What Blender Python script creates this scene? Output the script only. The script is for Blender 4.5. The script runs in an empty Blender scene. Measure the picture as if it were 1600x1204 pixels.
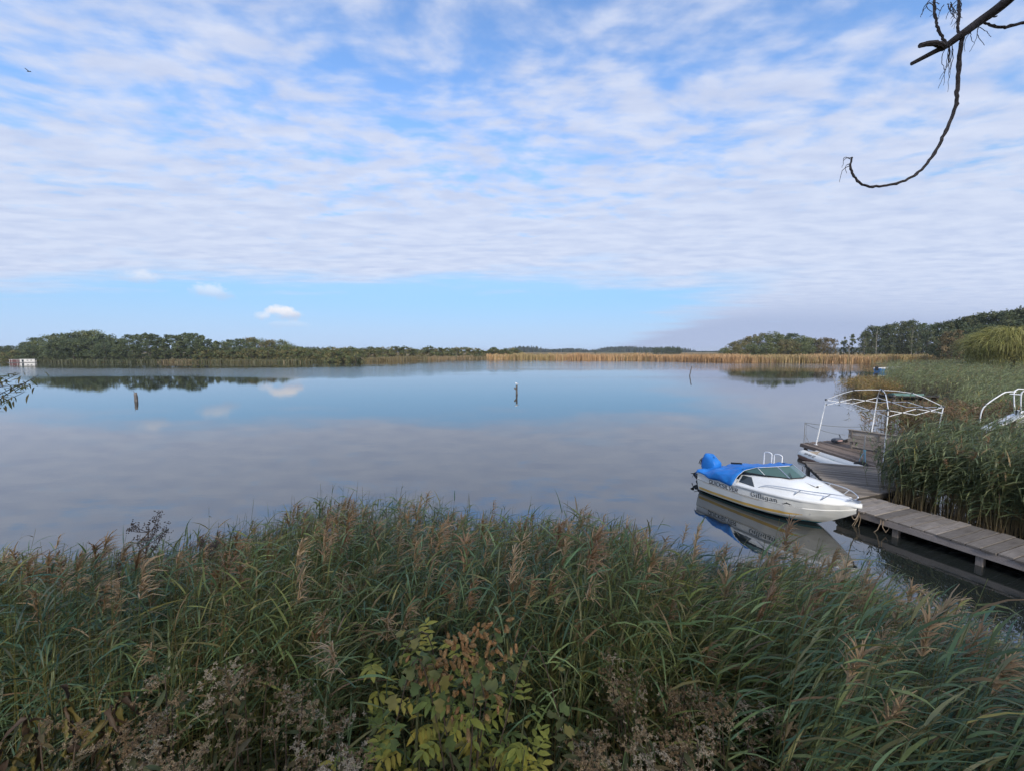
import bpy, bmesh, math, random
import numpy as np
from mathutils import Vector, Matrix

R = math.radians
rng = np.random.default_rng(11)
random.seed(11)
scn = bpy.context.scene
COL = scn.collection

# ------------------------------------------------------------------ camera
CAM_H = 4.5
cam = bpy.data.cameras.new('camera')
cam.sensor_width = 36.0
cam.sensor_fit = 'HORIZONTAL'
cam.lens = 36.0 * 650 / 1600
cam.clip_start = 0.05
cam.clip_end = 12000
camo = bpy.data.objects.new('camera', cam)
camo.location = (0, 0, CAM_H)
camo.rotation_euler = (R(90) - math.atan(53 / 650), 0, 0)
COL.objects.link(camo)
scn.camera = camo

# ------------------------------------------------------------------ exposure
scn.view_settings.view_transform = 'Standard'
scn.view_settings.look = 'None'
scn.view_settings.gamma = 1.0
scn.view_settings.use_curve_mapping = False
scn.view_settings.exposure = 0.52
scn.render.engine = 'CYCLES'
scn.cycles.max_bounces = 5
scn.cycles.diffuse_bounces = 2
scn.cycles.glossy_bounces = 4
scn.cycles.transmission_bounces = 4
scn.cycles.volume_bounces = 0
scn.cycles.transparent_max_bounces = 12
scn.cycles.use_denoising = True
scn.cycles.use_adaptive_sampling = True
scn.cycles.adaptive_threshold = 0.02

# ------------------------------------------------------------------ node helper
class NT:
    def __init__(self, tree):
        self.t = tree
        tree.nodes.clear()
    def n(self, kind, **kw):
        nd = self.t.nodes.new(kind)
        for k, v in kw.items():
            setattr(nd, k, v)
        return nd
    def link(self, a, b):
        self.t.links.new(a, b)
    def put(self, sock, v):
        if isinstance(v, bpy.types.NodeSocket):
            self.link(v, sock)
        else:
            sock.default_value = v
    def m(self, op, a, b=0.0, c=0.0, clamp=False):
        nd = self.n('ShaderNodeMath', operation=op, use_clamp=clamp)
        for s, v in zip(nd.inputs, (a, b, c)):
            self.put(s, v)
        return nd.outputs[0]
    def step(self, x, lo, hi, smooth=True):
        nd = self.n('ShaderNodeMapRange', interpolation_type='SMOOTHSTEP' if smooth else 'LINEAR', clamp=True)
        self.put(nd.inputs['Value'], x)
        self.put(nd.inputs['From Min'], lo)
        self.put(nd.inputs['From Max'], hi)
        return nd.outputs['Result']
    def mix(self, f, a, b):
        nd = self.n('ShaderNodeMix', data_type='RGBA', clamp_factor=True)
        self.put(nd.inputs[0], f)
        self.put(nd.inputs[6], a)
        self.put(nd.inputs[7], b)
        return nd.outputs[2]
    def xyz(self, x, y, z=0.0):
        nd = self.n('ShaderNodeCombineXYZ')
        for s, v in zip(nd.inputs, (x, y, z)):
            self.put(s, v)
        return nd.outputs[0]
    def noise(self, vec, scale, detail=4.0, rough=0.55, dist=0.0, col=False):
        nd = self.n('ShaderNodeTexNoise')
        if vec is not None:
            self.link(vec, nd.inputs['Vector'])
        nd.inputs['Scale'].default_value = scale
        nd.inputs['Detail'].default_value = detail
        nd.inputs['Roughness'].default_value = rough
        nd.inputs['Distortion'].default_value = dist
        return nd.outputs['Color' if col else 'Fac']
    def ramp(self, f, stops):
        nd = self.n('ShaderNodeValToRGB')
        self.put(nd.inputs[0], f)
        el = nd.color_ramp.elements
        while len(el) < len(stops):
            el.new(0.5)
        for e, (p, c) in zip(el, stops):
            e.position = p
            e.color = (*c, 1) if len(c) == 3 else c
        return nd.outputs['Color']
    def mapping(self, vec, scale=(1, 1, 1), rot=(0, 0, 0), loc=(0, 0, 0)):
        nd = self.n('ShaderNodeMapping')
        self.link(vec, nd.inputs['Vector'])
        nd.inputs['Scale'].default_value = scale
        nd.inputs['Rotation'].default_value = rot
        nd.inputs['Location'].default_value = loc
        return nd.outputs[0]

# ------------------------------------------------------------------ sky and sun
SUN_EL, SUN_AZ = R(30), R(170)     # azimuth clockwise from +Y: behind the viewer, to the right
SKY = 0.118
world = bpy.data.worlds.new('World')
scn.world = world
world.use_nodes = True
w = NT(world.node_tree)
tc = w.n('ShaderNodeTexCoord')
sep = w.n('ShaderNodeSeparateXYZ')
w.link(tc.outputs['Generated'], sep.inputs[0])
sx, sy, sz = sep.outputs
sky = w.n('ShaderNodeTexSky', sky_type='NISHITA', sun_disc=False, sun_elevation=SUN_EL, sun_rotation=SUN_AZ)
sky.air_density = 1.0
sky.dust_density = 0.35
sky.ozone_density = 2.2
zz = w.m('ADD', w.m('MAXIMUM', sz, 0.0), 0.04)
u = w.m('DIVIDE', sx, zz)
v = w.m('DIVIDE', sy, zz)
uv = w.xyz(u, v)
# altocumulus deck: rippled rows of small clouds on one level sheet
warp = w.n('ShaderNodeVectorMath', operation='MULTIPLY_ADD')
w.link(w.noise(uv, 0.75, 2.0, col=True), warp.inputs[0])
warp.inputs[1].default_value = (0.42, 0.34, 0)
w.link(uv, warp.inputs[2])
wuv = warp.outputs[0]
fine = w.noise(w.mapping(wuv, (7.2, 10.5, 1), rot=(0, 0, R(-9))), 1.0, 4.0, 0.5, 0.0)
mid = w.noise(w.mapping(uv, (1.0, 1.5, 1), rot=(0, 0, R(24)), loc=(3.1, 7.7, 0)), 1.0, 2.0, 0.5)
big = w.noise(w.mapping(uv, (0.30, 0.42, 1), loc=(9.3, 2.1, 0)), 1.0, 2.0, 0.5)
vo = w.n('ShaderNodeTexVoronoi', feature='SMOOTH_F1')
w.link(w.mapping(wuv, (4.6, 7.4, 1), rot=(0, 0, R(-8))), vo.inputs['Vector'])
vo.inputs['Scale'].default_value = 1.0
vo.inputs['Smoothness'].default_value = 0.9
puff = w.m('SUBTRACT', 0.62, vo.outputs['Distance'])
dens = w.m('ADD', w.m('MULTIPLY', fine, 0.95), w.m('MULTIPLY', mid, 0.74))
dens = w.m('ADD', dens, w.m('MULTIPLY', puff, 0.50))
dens = w.m('ADD', dens, w.m('MULTIPLY', big, 0.5))
# the sheet thickens away to the right and with distance
dens = w.m('ADD', dens, w.m('MULTIPLY', w.step(u, -0.3, 1.9), 0.13))
dens = w.m('ADD', dens, w.m('MULTIPLY', w.step(v, 1.2, 3.8), 0.34))
deck = w.step(dens, 0.83, 1.42)
# clear lane over the far shore, closed on the right
edge_n = w.noise(w.mapping(uv, (0.42, 0.75, 1)), 1.0, 5.0, 0.6)
ev = w.m('ADD', v, w.m('MULTIPLY', w.m('SUBTRACT', edge_n, 0.5), 5.0))
ev = w.m('ADD', ev, w.m('MULTIPLY', w.m('MINIMUM', u, 0.0), -0.02))
lane_v = w.step(ev, 3.9, 5.5)
eu = w.m('ADD', u, w.m('MULTIPLY', w.m('SUBTRACT', edge_n, 0.5), 3.2))
eu = w.m('ADD', eu, w.m('MULTIPLY', w.m('MAXIMUM', w.m('SUBTRACT', v, 4.5), 0.0), -0.16))
lane_u = w.step(eu, 3.5, 1.9)
lane = w.m('MULTIPLY', lane_v, lane_u)
deck = w.m('MULTIPLY', deck, w.m('SUBTRACT', 1.0, w.m('MULTIPLY', lane, 0.97)))
# deck colour: bright ripples near, flatter and greyer where seen edge-on at the right
shade = w.noise(w.mapping(wuv, (3.2, 6.4, 1), loc=(1.3, 0.4, 0)), 1.0, 4.0, 0.55)
ccol = w.ramp(shade, [(0.30, (0.395, 0.450, 0.600)), (0.62, (0.490, 0.535, 0.655))])
low = w.m('MULTIPLY', w.step(v, 3.6, 9.0), w.step(u, 1.2, 5.0))
low = w.m('MULTIPLY', low, w.m('ADD', 0.75, w.m('MULTIPLY', shade, 0.4)))
ccol = w.mix(low, ccol, (0.289, 0.343, 0.493, 1))
skyc = w.n('ShaderNodeVectorMath', operation='SCALE')
w.link(sky.outputs[0], skyc.inputs[0])
skyc.inputs['Scale'].default_value = SKY
hsv = w.n('ShaderNodeHueSaturation'); hsv.inputs['Hue'].default_value = 0.504; hsv.inputs['Saturation'].default_value = 1.12
w.link(w.m('ADD', 0.50, w.m('MULTIPLY', w.step(sz, 0.02, 0.50), 1.15)), hsv.inputs['Value'])
w.link(skyc.outputs[0], hsv.inputs['Color'])
base = hsv.outputs[0]
# thin veil in the lane and haze on the horizon
veil = w.noise(w.mapping(uv, (0.25, 0.7, 1), loc=(4, 4, 0)), 1.0, 3.0)
base = w.mix(w.m('MULTIPLY', w.step(veil, 0.45, 0.75), w.m('MULTIPLY', lane, 0.25)), base, (0.462, 0.539, 0.662, 1))
base = w.mix(w.m('MULTIPLY', w.step(sz, 0.45, 0.06), 0.75), base, (0.245, 0.480, 0.790, 1))
base = w.mix(w.m('MULTIPLY', w.step(sz, 0.13, 0.0), 0.85), base, (0.362, 0.474, 0.654, 1))
col = w.mix(w.m('MULTIPLY', deck, 0.93), base, ccol)
# a few small cumulus low over the far shore (directions on the sky, softly ragged)
cn = w.noise(w.mapping(tc.outputs['Generated'], (1, 1, 1.3)), 34.0, 5.0, 0.6)
for px, py, rx, rz, k in ((447, 489, .034, .0165, 1.0), (410, 494, .020, .0125, .62), (455, 507, .05, .009, .20), (331, 455, .034, .018, .55), (224, 432, .028, .015, .50)):
    d = Vector(((px - 800) / 650, 1.0, 0)); pit = math.atan(53 / 650)
    b = -(py - 602) / 650
    d = Vector(((px - 800) / 650, math.cos(pit) + b * math.sin(pit), -math.sin(pit) + b * math.cos(pit))).normalized()
    side = Vector((d.y, -d.x, 0)).normalized()
    dot = w.n('ShaderNodeVectorMath', operation='DOT_PRODUCT')
    w.link(tc.outputs['Generated'], dot.inputs[0]); dot.inputs[1].default_value = side
    a = w.m('DIVIDE', dot.outputs['Value'], rx)
    bb = w.m('DIVIDE', w.m('SUBTRACT', sz, d.z), rz)
    rr = w.m('SQRT', w.m('ADD', w.m('MULTIPLY', a, a), w.m('MULTIPLY', bb, bb)))
    rr = w.m('ADD', rr, w.m('MULTIPLY', w.m('SUBTRACT', cn, 0.5), 2.3))
    fwd = w.step(sy, 0.1, 0.2)
    al = w.m('MULTIPLY', w.m('MULTIPLY', w.step(rr, 1.05, 0.35), fwd), k)
    tone = w.mix(w.step(w.m('ADD', bb, w.m('MULTIPLY', cn, 1.0)), -0.2, 1.0), (0.385, 0.447, 0.578, 1), (0.647, 0.654, 0.693, 1))
    col = w.mix(al, col, tone)
bg = w.n('ShaderNodeBackground')
w.link(col, bg.inputs['Color'])
bg.inputs['Strength'].default_value = 1.0
wo = w.n('ShaderNodeOutputWorld')
w.link(bg.outputs[0], wo.inputs['Surface'])
world.cycles.sampling_method = 'MANUAL'
world.cycles.sample_map_resolution = 512

sun = bpy.data.lights.new('sun', 'SUN')
sun.energy = 2.6
sun.angle = R(8)
sun.color = (1.0, 0.93, 0.82)
suno = bpy.data.objects.new('sun', sun)
sd = Vector((math.sin(SUN_AZ) * math.cos(SUN_EL), math.cos(SUN_AZ) * math.cos(SUN_EL), math.sin(SUN_EL)))
suno.rotation_euler = sd.to_track_quat('Z', 'Y').to_euler()
suno.location = (0, -5, 30)
COL.objects.link(suno)
# ------------------------------------------------------------------ shared helpers
PITCH = math.atan(53 / 650)
def ray(px, py):
    a = (px - 800) / 650; b = -(py - 602) / 650
    return Vector((a, math.cos(PITCH) + b * math.sin(PITCH), -math.sin(PITCH) + b * math.cos(PITCH)))
def at(px, py, z=0.0):
    """point of height z that the photograph shows at that pixel"""
    d = ray(px, py); t = (z - CAM_H) / d.z
    return Vector((d.x * t, d.y * t, z))
def at_y(px, py, Y):
    d = ray(px, py); t = Y / d.y
    return Vector((d.x * t, Y, CAM_H + d.z * t))

def tag(o, label=None, cat=None, group=None, kind=None):
    if label: o['label'] = label
    if cat: o['category'] = cat
    if group: o['group'] = group
    if kind: o['kind'] = kind
    return o
def empty(name, loc=(0, 0, 0), rz=0.0):
    o = bpy.data.objects.new(name, None)
    o.empty_display_size = 0.2
    o.location = loc; o.rotation_euler = (0, 0, rz)
    COL.objects.link(o)
    return o
def add_obj(name, me, mat=None, parent=None):
    o = bpy.data.objects.new(name, me)
    COL.objects.link(o)
    if mat is not None and not me.materials:
        for mm in (mat if isinstance(mat, (list, tuple)) else [mat]):
            me.materials.append(mm)
    if parent is not None:
        o.parent = parent
    return o
def copy_tree(o, parent=None):
    c = o.copy(); COL.objects.link(c); c.parent = parent
    for ch in list(o.children):
        copy_tree(ch, c)
    return c
def np_mesh(name, V, Fq, smooth=False, col=None, mats=None, mat_idx=None):
    """mesh from numpy: V (n,3), Fq (m,3|4); col (n,3) vertex tint stored as attribute 'tint'"""
    me = bpy.data.meshes.new(name)
    V = np.asarray(V, np.float32); Fq = np.asarray(Fq, np.int32)
    k = Fq.shape[1]
    me.vertices.add(len(V)); me.vertices.foreach_set('co', V.ravel())
    me.loops.add(Fq.size); me.loops.foreach_set('vertex_index', Fq.ravel())
    me.polygons.add(len(Fq))
    me.polygons.foreach_set('loop_start', np.arange(0, Fq.size, k, dtype=np.int32))
    me.polygons.foreach_set('loop_total', np.full(len(Fq), k, np.int32))
    if smooth:
        me.polygons.foreach_set('use_smooth', np.ones(len(Fq), bool))
    for m_ in (mats or []):
        me.materials.append(m_)
    if mat_idx is not None:
        me.polygons.foreach_set('material_index', np.asarray(mat_idx, np.int32))
    if col is not None:
        a = me.attributes.new('tint', 'FLOAT_COLOR', 'POINT')
        c4 = np.ones((len(V), 4), np.float32); c4[:, :3] = col
        a.data.foreach_set('color', c4.ravel())
    me.update(calc_edges=True)
    return me

class MB:
    """collects simple solids into ONE mesh"""
    def __init__(self):
        self.v = []; self.f = []; self.mi = []; self.cur = 0
    def add(self, V, Fs):
        b = len(self.v)
        self.v += [tuple(p) for p in V]
        self.f += [tuple(b + i for i in f) for f in Fs]
        self.mi += [self.cur] * len(Fs)
        return self
    def mat(self, i):
        self.cur = i; return self
    def box(self, c, s, rot=None):
        h = [x / 2 for x in s]
        P = [Vector((x * h[0], y * h[1], z * h[2])) for x in (-1, 1) for y in (-1, 1) for z in (-1, 1)]
        if rot is not None: P = [rot @ p for p in P]
        P = [p + Vector(c) for p in P]
        return self.add(P, [(0, 1, 3, 2), (4, 6, 7, 5), (0, 4, 5, 1), (2, 3, 7, 6), (0, 2, 6, 4), (1, 5, 7, 3)])
    def bar(self, a, b, w_, h_, up=(0, 0, 1)):
        a = Vector(a); b = Vector(b); d = (b - a)
        x = d.normalized(); z = Vector(up) - x * x.dot(Vector(up))
        if z.length < 1e-4: z = Vector((0, 1, 0)) - x * x.y
        z.normalize(); y = z.cross(x)
        rot = Matrix((x, y, z)).transposed()
        return self.box((a + b) / 2, (d.length, w_, h_), rot)
    def prism(self, poly, z0, z1):
        n = len(poly)
        V = [(p[0], p[1], z0) for p in poly] + [(p[0], p[1], z1) for p in poly]
        Fs = [tuple(range(n - 1, -1, -1)), tuple(range(n, 2 * n))]
        Fs += [(i, (i + 1) % n, n + (i + 1) % n, n + i) for i in range(n)]
        return self.add(V, Fs)
    def tube(self, pts, rad, n=8, cap=True):
        pts = [Vector(p) for p in pts]
        m_ = len(pts)
        rad = [rad] * m_ if isinstance(rad, (int, float)) else list(rad)
        V = []; ref = None
        for i, p in enumerate(pts):
            t = (pts[min(i + 1, m_ - 1)] - pts[max(i - 1, 0)])
            t = t.normalized() if t.length > 1e-9 else Vector((0, 0, 1))
            if ref is None:
                ref = Vector((0, 0, 1)) if abs(t.z) < 0.9 else Vector((1, 0, 0))
            ref = (ref - t * ref.dot(t)).normalized()
            bn = t.cross(ref)
            for k in range(n):
                a = 2 * math.pi * k / n
                V.append(p + (ref * math.cos(a) + bn * math.sin(a)) * rad[i])
        Fs = []
        for i in range(m_ - 1):
            for k in range(n):
                k2 = (k + 1) % n
                Fs.append((i * n + k, i * n + k2, (i + 1) * n + k2, (i + 1) * n + k))
        if cap:
            Fs.append(tuple(range(n - 1, -1, -1)))
            Fs.append(tuple((m_ - 1) * n + k for k in range(n)))
        return self.add(V, Fs)
    def grid(self, P, closed_u=False):
        """P[i][j] points"""
        ni = len(P); nj = len(P[0])
        V = [p for row in P for p in row]
        Fs = []
        for i in range(ni - 1):
            for j in range(nj - 1 + (1 if closed_u else 0)):
                j2 = (j + 1) % nj
                Fs.append((i * nj + j, i * nj + j2, (i + 1) * nj + j2, (i + 1) * nj + j))
        return self.add(V, Fs)
    def build(self, name, mat, parent=None, smooth=False, bevel=0.0, angle=40, solid=0.0, sub=0):
        me = bpy.data.meshes.new(name)
        me.from_pydata(self.v, [], self.f)
        mats = mat if isinstance(mat, (list, tuple)) else [mat]
        for m_ in mats: me.materials.append(m_)
        if len(mats) > 1:
            me.polygons.foreach_set('material_index', self.mi)
        bm = bmesh.new(); bm.from_mesh(me)
        bmesh.ops.remove_doubles(bm, verts=bm.verts, dist=1e-5)
        bmesh.ops.recalc_face_normals(bm, faces=bm.faces)
        if bevel > 0:
            es = [e for e in bm.edges if len(e.link_faces) == 2 and e.calc_face_angle(0) > 0.6]
            bmesh.ops.bevel(bm, geom=es, offset=bevel, segments=1, affect='EDGES', clamp_overlap=True)
        bm.to_mesh(me); bm.free()
        if smooth:
            me.polygons.foreach_set('use_smooth', [True] * len(me.polygons))
            me.set_sharp_from_angle(angle=R(angle))
        o = add_obj(name, me, None, parent)
        if sub:
            s_ = o.modifiers.new('sub', 'SUBSURF'); s_.levels = sub; s_.render_levels = sub
        if solid:
            s_ = o.modifiers.new('solid', 'SOLIDIFY'); s_.thickness = solid; s_.offset = 0
        return o

def clip_poly(poly, p, n):
    """keep the side of the 2-D line through p where (q-p).n <= 0"""
    out = []
    for i in range(len(poly)):
        a, b = poly[i], poly[(i + 1) % len(poly)]
        da = (a[0] - p[0]) * n[0] + (a[1] - p[1]) * n[1]
        db = (b[0] - p[0]) * n[0] + (b[1] - p[1]) * n[1]
        if da <= 0: out.append(a)
        if da * db < 0:
            t = da / (da - db)
            out.append((a[0] + (b[0] - a[0]) * t, a[1] + (b[1] - a[1]) * t))
    return out

# ------------------------------------------------------------------ materials
MATS = {}
def mat(name, base, rough=0.6, metal=0.0, spec=0.5, noise=None, bump=None, build=None, coat=0.0):
    """noise=(scale, amount, detail, (sx,sy,sz)) varies the base colour; bump=(scale, strength, (sx,sy,sz))"""
    m_ = bpy.data.materials.new(name); m_.use_nodes = True
    t = NT(m_.node_tree)
    out = t.n('ShaderNodeOutputMaterial'); b = t.n('ShaderNodeBsdfPrincipled')
    t.link(b.outputs[0], out.inputs['Surface'])
    b.inputs['Base Color'].default_value = (*base, 1)
    b.inputs['Roughness'].default_value = rough
    b.inputs['Metallic'].default_value = metal
    b.inputs['Specular IOR Level'].default_value = spec
    b.inputs['Coat Weight'].default_value = coat
    tcn = t.n('ShaderNodeTexCoord')
    if noise:
        sc, amt, det, sv = noise
        f = t.noise(t.mapping(tcn.outputs['Object'], sv), sc, det, 0.6)
        lo = tuple(max(0, c * (1 - amt)) for c in base); hi = tuple(min(1, c * (1 + amt)) for c in base)
        t.link(t.ramp(f, [(0.28, lo), (0.72, hi)]), b.inputs['Base Color'])
    if bump:
        sc, st, sv = bump
        f = t.noise(t.mapping(tcn.outputs['Object'], sv), sc, 5.0, 0.6)
        bn = t.n('ShaderNodeBump'); bn.inputs['Strength'].default_value = st; bn.inputs['Distance'].default_value = 0.02
        t.link(f, bn.inputs['Height']); t.link(bn.outputs[0], b.inputs['Normal'])
    if build: build(t, b, tcn)
    MATS[name] = m_
    return m_

def leaf_mat(name, rough=0.55, trans=0.35, spec=0.35, sat=1.0):
    """two-sided plant tissue; its colour is the mesh attribute 'tint' (each leaf's own pigment)"""
    m_ = bpy.data.materials.new(name); m_.use_nodes = True
    t = NT(m_.node_tree)
    out = t.n('ShaderNodeOutputMaterial'); b = t.n('ShaderNodeBsdfPrincipled')
    a = t.n('ShaderNodeAttribute', attribute_name='tint')
    tcn = t.n('ShaderNodeTexCoord')
    f = t.noise(tcn.outputs['Object'], 9.0, 2.0)
    hs = t.n('ShaderNodeHueSaturation'); hs.inputs['Saturation'].default_value = sat
    t.link(a.outputs['Color'], hs.inputs['Color'])
    t.link(t.m('ADD', 0.75, t.m('MULTIPLY', f, 0.5)), hs.inputs['Value'])
    t.link(hs.outputs[0], b.inputs['Base Color'])
    b.inputs['Roughness'].default_value = rough
    b.inputs['Specular IOR Level'].default_value = spec
    tr = t.n('ShaderNodeBsdfTranslucent'); t.link(hs.outputs[0], tr.inputs['Color'])
    mx = t.n('ShaderNodeMixShader'); mx.inputs[0].default_value = trans
    t.link(b.outputs[0], mx.inputs[1]); t.link(tr.outputs[0], mx.inputs[2])
    t.link(mx.outputs[0], out.inputs['Surface'])
    MATS[name] = m_
    return m_
LEAF = leaf_mat('leaf_tissue')
REED = leaf_mat('reed_tissue', rough=0.5, trans=0.3, spec=0.4)
CROWN = leaf_mat('crown_tissue', rough=0.75, trans=0.25, spec=0.15)
BARK = mat('bark', (0.075, 0.06, 0.05), 0.9, noise=(9, .5, 5, (1, 1, .3)), bump=(14, .6, (1, 1, .25)))
PALEBARK = mat('pale_bark', (0.36, 0.33, 0.29), 0.85, noise=(6, .45, 5, (1, 1, .4)))
DARKTWIG = mat('dark_twig', (0.095, 0.072, 0.060), 0.85, noise=(30, .5, 4, (1, 1, 1)), bump=(60, .5, (1, 1, 1)))
WEATHERED = None

# ------------------------------------------------------------------ shape of the lake
FAR_X = [-6000, -420, -300, -215, -196, -170, -88, -64, -50, -20, 0, 32, 66, 88, 121, 140, 400, 6000]
FAR_Y = [150, 170, 190, 182, 172, 165, 163, 188, 224, 228, 226, 212, 209, 174, 163, 158, 130, 100]
RGT_Y = [-50, 4, 8, 11, 14, 19, 25, 38, 49.5, 70, 94, 158, 260, 6000]
RGT_X = [9.5, 9.5, 12.0, 12.5, 14.5, 19, 23.5, 36, 44, 64, 86, 137, 200, 6000]
NEAR_X = [-6000, -40, -10, -5, -2, 0, 3, 6, 9.5, 12, 6000]
NEAR_Y = [10, 9, 4.6, 4.4, 4.7, 4.9, 4.5, 3.7, 2.9, 4, 4]
def land(x, y):
    """rough signed distance to the shore, positive on land"""
    return np.maximum.reduce([y - np.interp(x, FAR_X, FAR_Y), x - np.interp(y, RGT_Y, RGT_X), np.interp(x, NEAR_X, NEAR_Y) - y])
def ground_z(x, y):
    x = np.asarray(x, float); y = np.asarray(y, float)
    s = land(x, y)
    near = np.interp(x, NEAR_X, NEAR_Y) - y
    z_far = np.clip(s * 0.05, -0.8, 0.35) + np.clip((s - 60) * 0.0015, 0, 1.2)
    z_near = np.interp(near, [-8, -1.2, 0, 1.6, 3.4, 5.5, 9, 30], [-0.9, -0.28, 0.05, 0.55, 1.7, 2.75, 2.95, 3.0])
    use = (near > -3) & (x < 9) & (y < 12)
    k = np.clip((near + 3) / 2.0, 0, 1) * np.clip((14 - x) / 5.0, 0, 1)
    return np.where(k > 0, z_near * k + z_far * (1 - k), z_far)

def warped(lo, hi, n, step):
    """coordinates dense about zero, spreading out to lo and hi"""
    t = np.linspace(-1, 1, n)
    s = np.sinh(t * 7.0) / math.sinh(7.0)
    return np.where(t < 0, -s * lo, s * hi)
gx = np.unique(np.concatenate([np.linspace(-16, 20, 110), np.linspace(-320, 320, 130), np.array([-7000, -4000, -2000, -1200, -800, -550, -420, 420, 550, 800, 1200, 2000, 4000, 7000])]))
gy = np.unique(np.concatenate([np.linspace(-12, 30, 120), np.linspace(-60, 320, 110), np.array([-3000, -1000, -300, -120, 380, 450, 600, 800, 1100, 1500, 2200, 3500, 6000, 9000])]))
X, Y = np.meshgrid(gx, gy)
Z = ground_z(X, Y)
Z = Z + 0.05 * np.sin(X * 1.9 + 0.4 * Y) * np.cos(Y * 1.7) * (np.abs(X) < 20) * (Y < 8)
V = np.stack([X, Y, Z], -1).reshape(-1, 3)
ni, nj = X.shape
idx = np.arange(ni * nj).reshape(ni, nj)
Fq = np.stack([idx[:-1, :-1], idx[:-1, 1:], idx[1:, 1:], idx[1:, :-1]], -1).reshape(-1, 4)
def gmat(t, b, tcn):
    o = tcn.outputs['Object']
    s_ = t.n('ShaderNodeSeparateXYZ'); t.link(o, s_.inputs[0])
    fields = t.ramp(t.noise(t.mapping(o, (1, 0.35, 1)), 0.012, 3.0), [(0.35, (0.10, 0.10, 0.035)), (0.5, (0.22, 0.15, 0.07)), (0.65, (0.16, 0.13, 0.05))])
    soil = t.ramp(t.noise(o, 2.5, 6.0), [(0.3, (0.018, 0.016, 0.010)), (0.7, (0.05, 0.042, 0.026))])
    t.link(t.mix(t.step(s_.outputs[1], 25, 120), soil, fields), b.inputs['Base Color'])
    bn = t.n('ShaderNodeBump'); bn.inputs['Strength'].default_value = 0.7; bn.inputs['Distance'].default_value = 0.08
    t.link(t.noise(o, 6.0, 6.0), bn.inputs['Height']); t.link(bn.outputs[0], b.inputs['Normal'])
GROUND = mat('bank_soil', (0.04, 0.035, 0.02), 0.95, spec=0.1, build=gmat)
tag(add_obj('ground', np_mesh('ground', V, Fq, True, mats=[GROUND])), kind='structure')

# water: one level sheet, calm with faint swell; breeze patches roughen it further out
def wmat(t, b, tcn):
    o = tcn.outputs['Object']
    s_ = t.n('ShaderNodeSeparateXYZ'); t.link(o, s_.inputs[0])
    swell = t.noise(t.mapping(o, (0.55, 1.1, 1), rot=(0, 0, R(12))), 0.9, 3.0, 0.5)
    rip = t.noise(t.mapping(o, (1.2, 2.6, 1), rot=(0, 0, R(-8))), 2.2, 3.0, 0.55)
    breeze = t.noise(t.mapping(o, (0.006, 0.028, 1), rot=(0, 0, R(4)), loc=(0.3, 0.9, 0)), 1.0, 3.0, 0.5)
    jit = t.m('MULTIPLY', t.m('SUBTRACT', breeze, 0.5), 90.0)
    yy = t.m('ADD', s_.outputs[1], jit)
    b1 = t.m('MULTIPLY', t.step(yy, 80, 150), t.step(s_.outputs[0], -45, -20))
    b2 = t.m('MULTIPLY', t.m('MULTIPLY', t.step(yy, 62, 80), t.step(yy, 122, 108)), t.step(s_.outputs[0], -8, -45))
    breeze = t.m('ADD', t.m('MULTIPLY', t.m('MULTIPLY', t.step(breeze, 0.50, 0.62), t.step(s_.outputs[1], 45, 110)), 0.6), t.m('ADD', b1, b2), clamp=True)
    h = t.m('ADD', t.m('MULTIPLY', swell, 0.005), t.m('MULTIPLY', rip, 0.0009))
    h = t.m('ADD', h, t.m('MULTIPLY', t.m('MULTIPLY', rip, breeze), 0.050))
    bn = t.n('ShaderNodeBump'); bn.inputs['Strength'].default_value = 0.55; bn.inputs['Distance'].default_value = 1.0
    t.link(h, bn.inputs['Height']); t.link(bn.outputs[0], b.inputs['Normal'])
    b.inputs['IOR'].default_value = 2.7
    t.link(t.m('ADD', 0.012, t.m('MULTIPLY', breeze, 0.05)), b.inputs['Roughness'])
WATER = mat('lake_water', (0.014, 0.017, 0.016), 0.03, spec=0.5, build=wmat)
V = [(-7000, -60, 0), (7000, -60, 0), (7000, 900, 0), (-7000, 900, 0)]
tag(add_obj('lake_water', np_mesh('lake_water', V, [(0, 1, 2, 3)], mats=[WATER])), kind='structure')
# ------------------------------------------------------------------ reeds (numpy)
class Geo:
    """vertex / quad / tint buffers joined into one mesh"""
    def __init__(self): self.V = []; self.F = []; self.C = []; self.n = 0
    def add(self, V, Fq, C):
        self.V.append(np.asarray(V, np.float32).reshape(-1, 3)); self.F.append(np.asarray(Fq, np.int64).reshape(-1, 4) + self.n)
        self.C.append(np.asarray(C, np.float32).reshape(-1, 3)); self.n += len(self.V[-1])
    def mesh(self, name, mats):
        return np_mesh(name, np.concatenate(self.V), np.concatenate(self.F), False, np.concatenate(self.C), mats)

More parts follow.
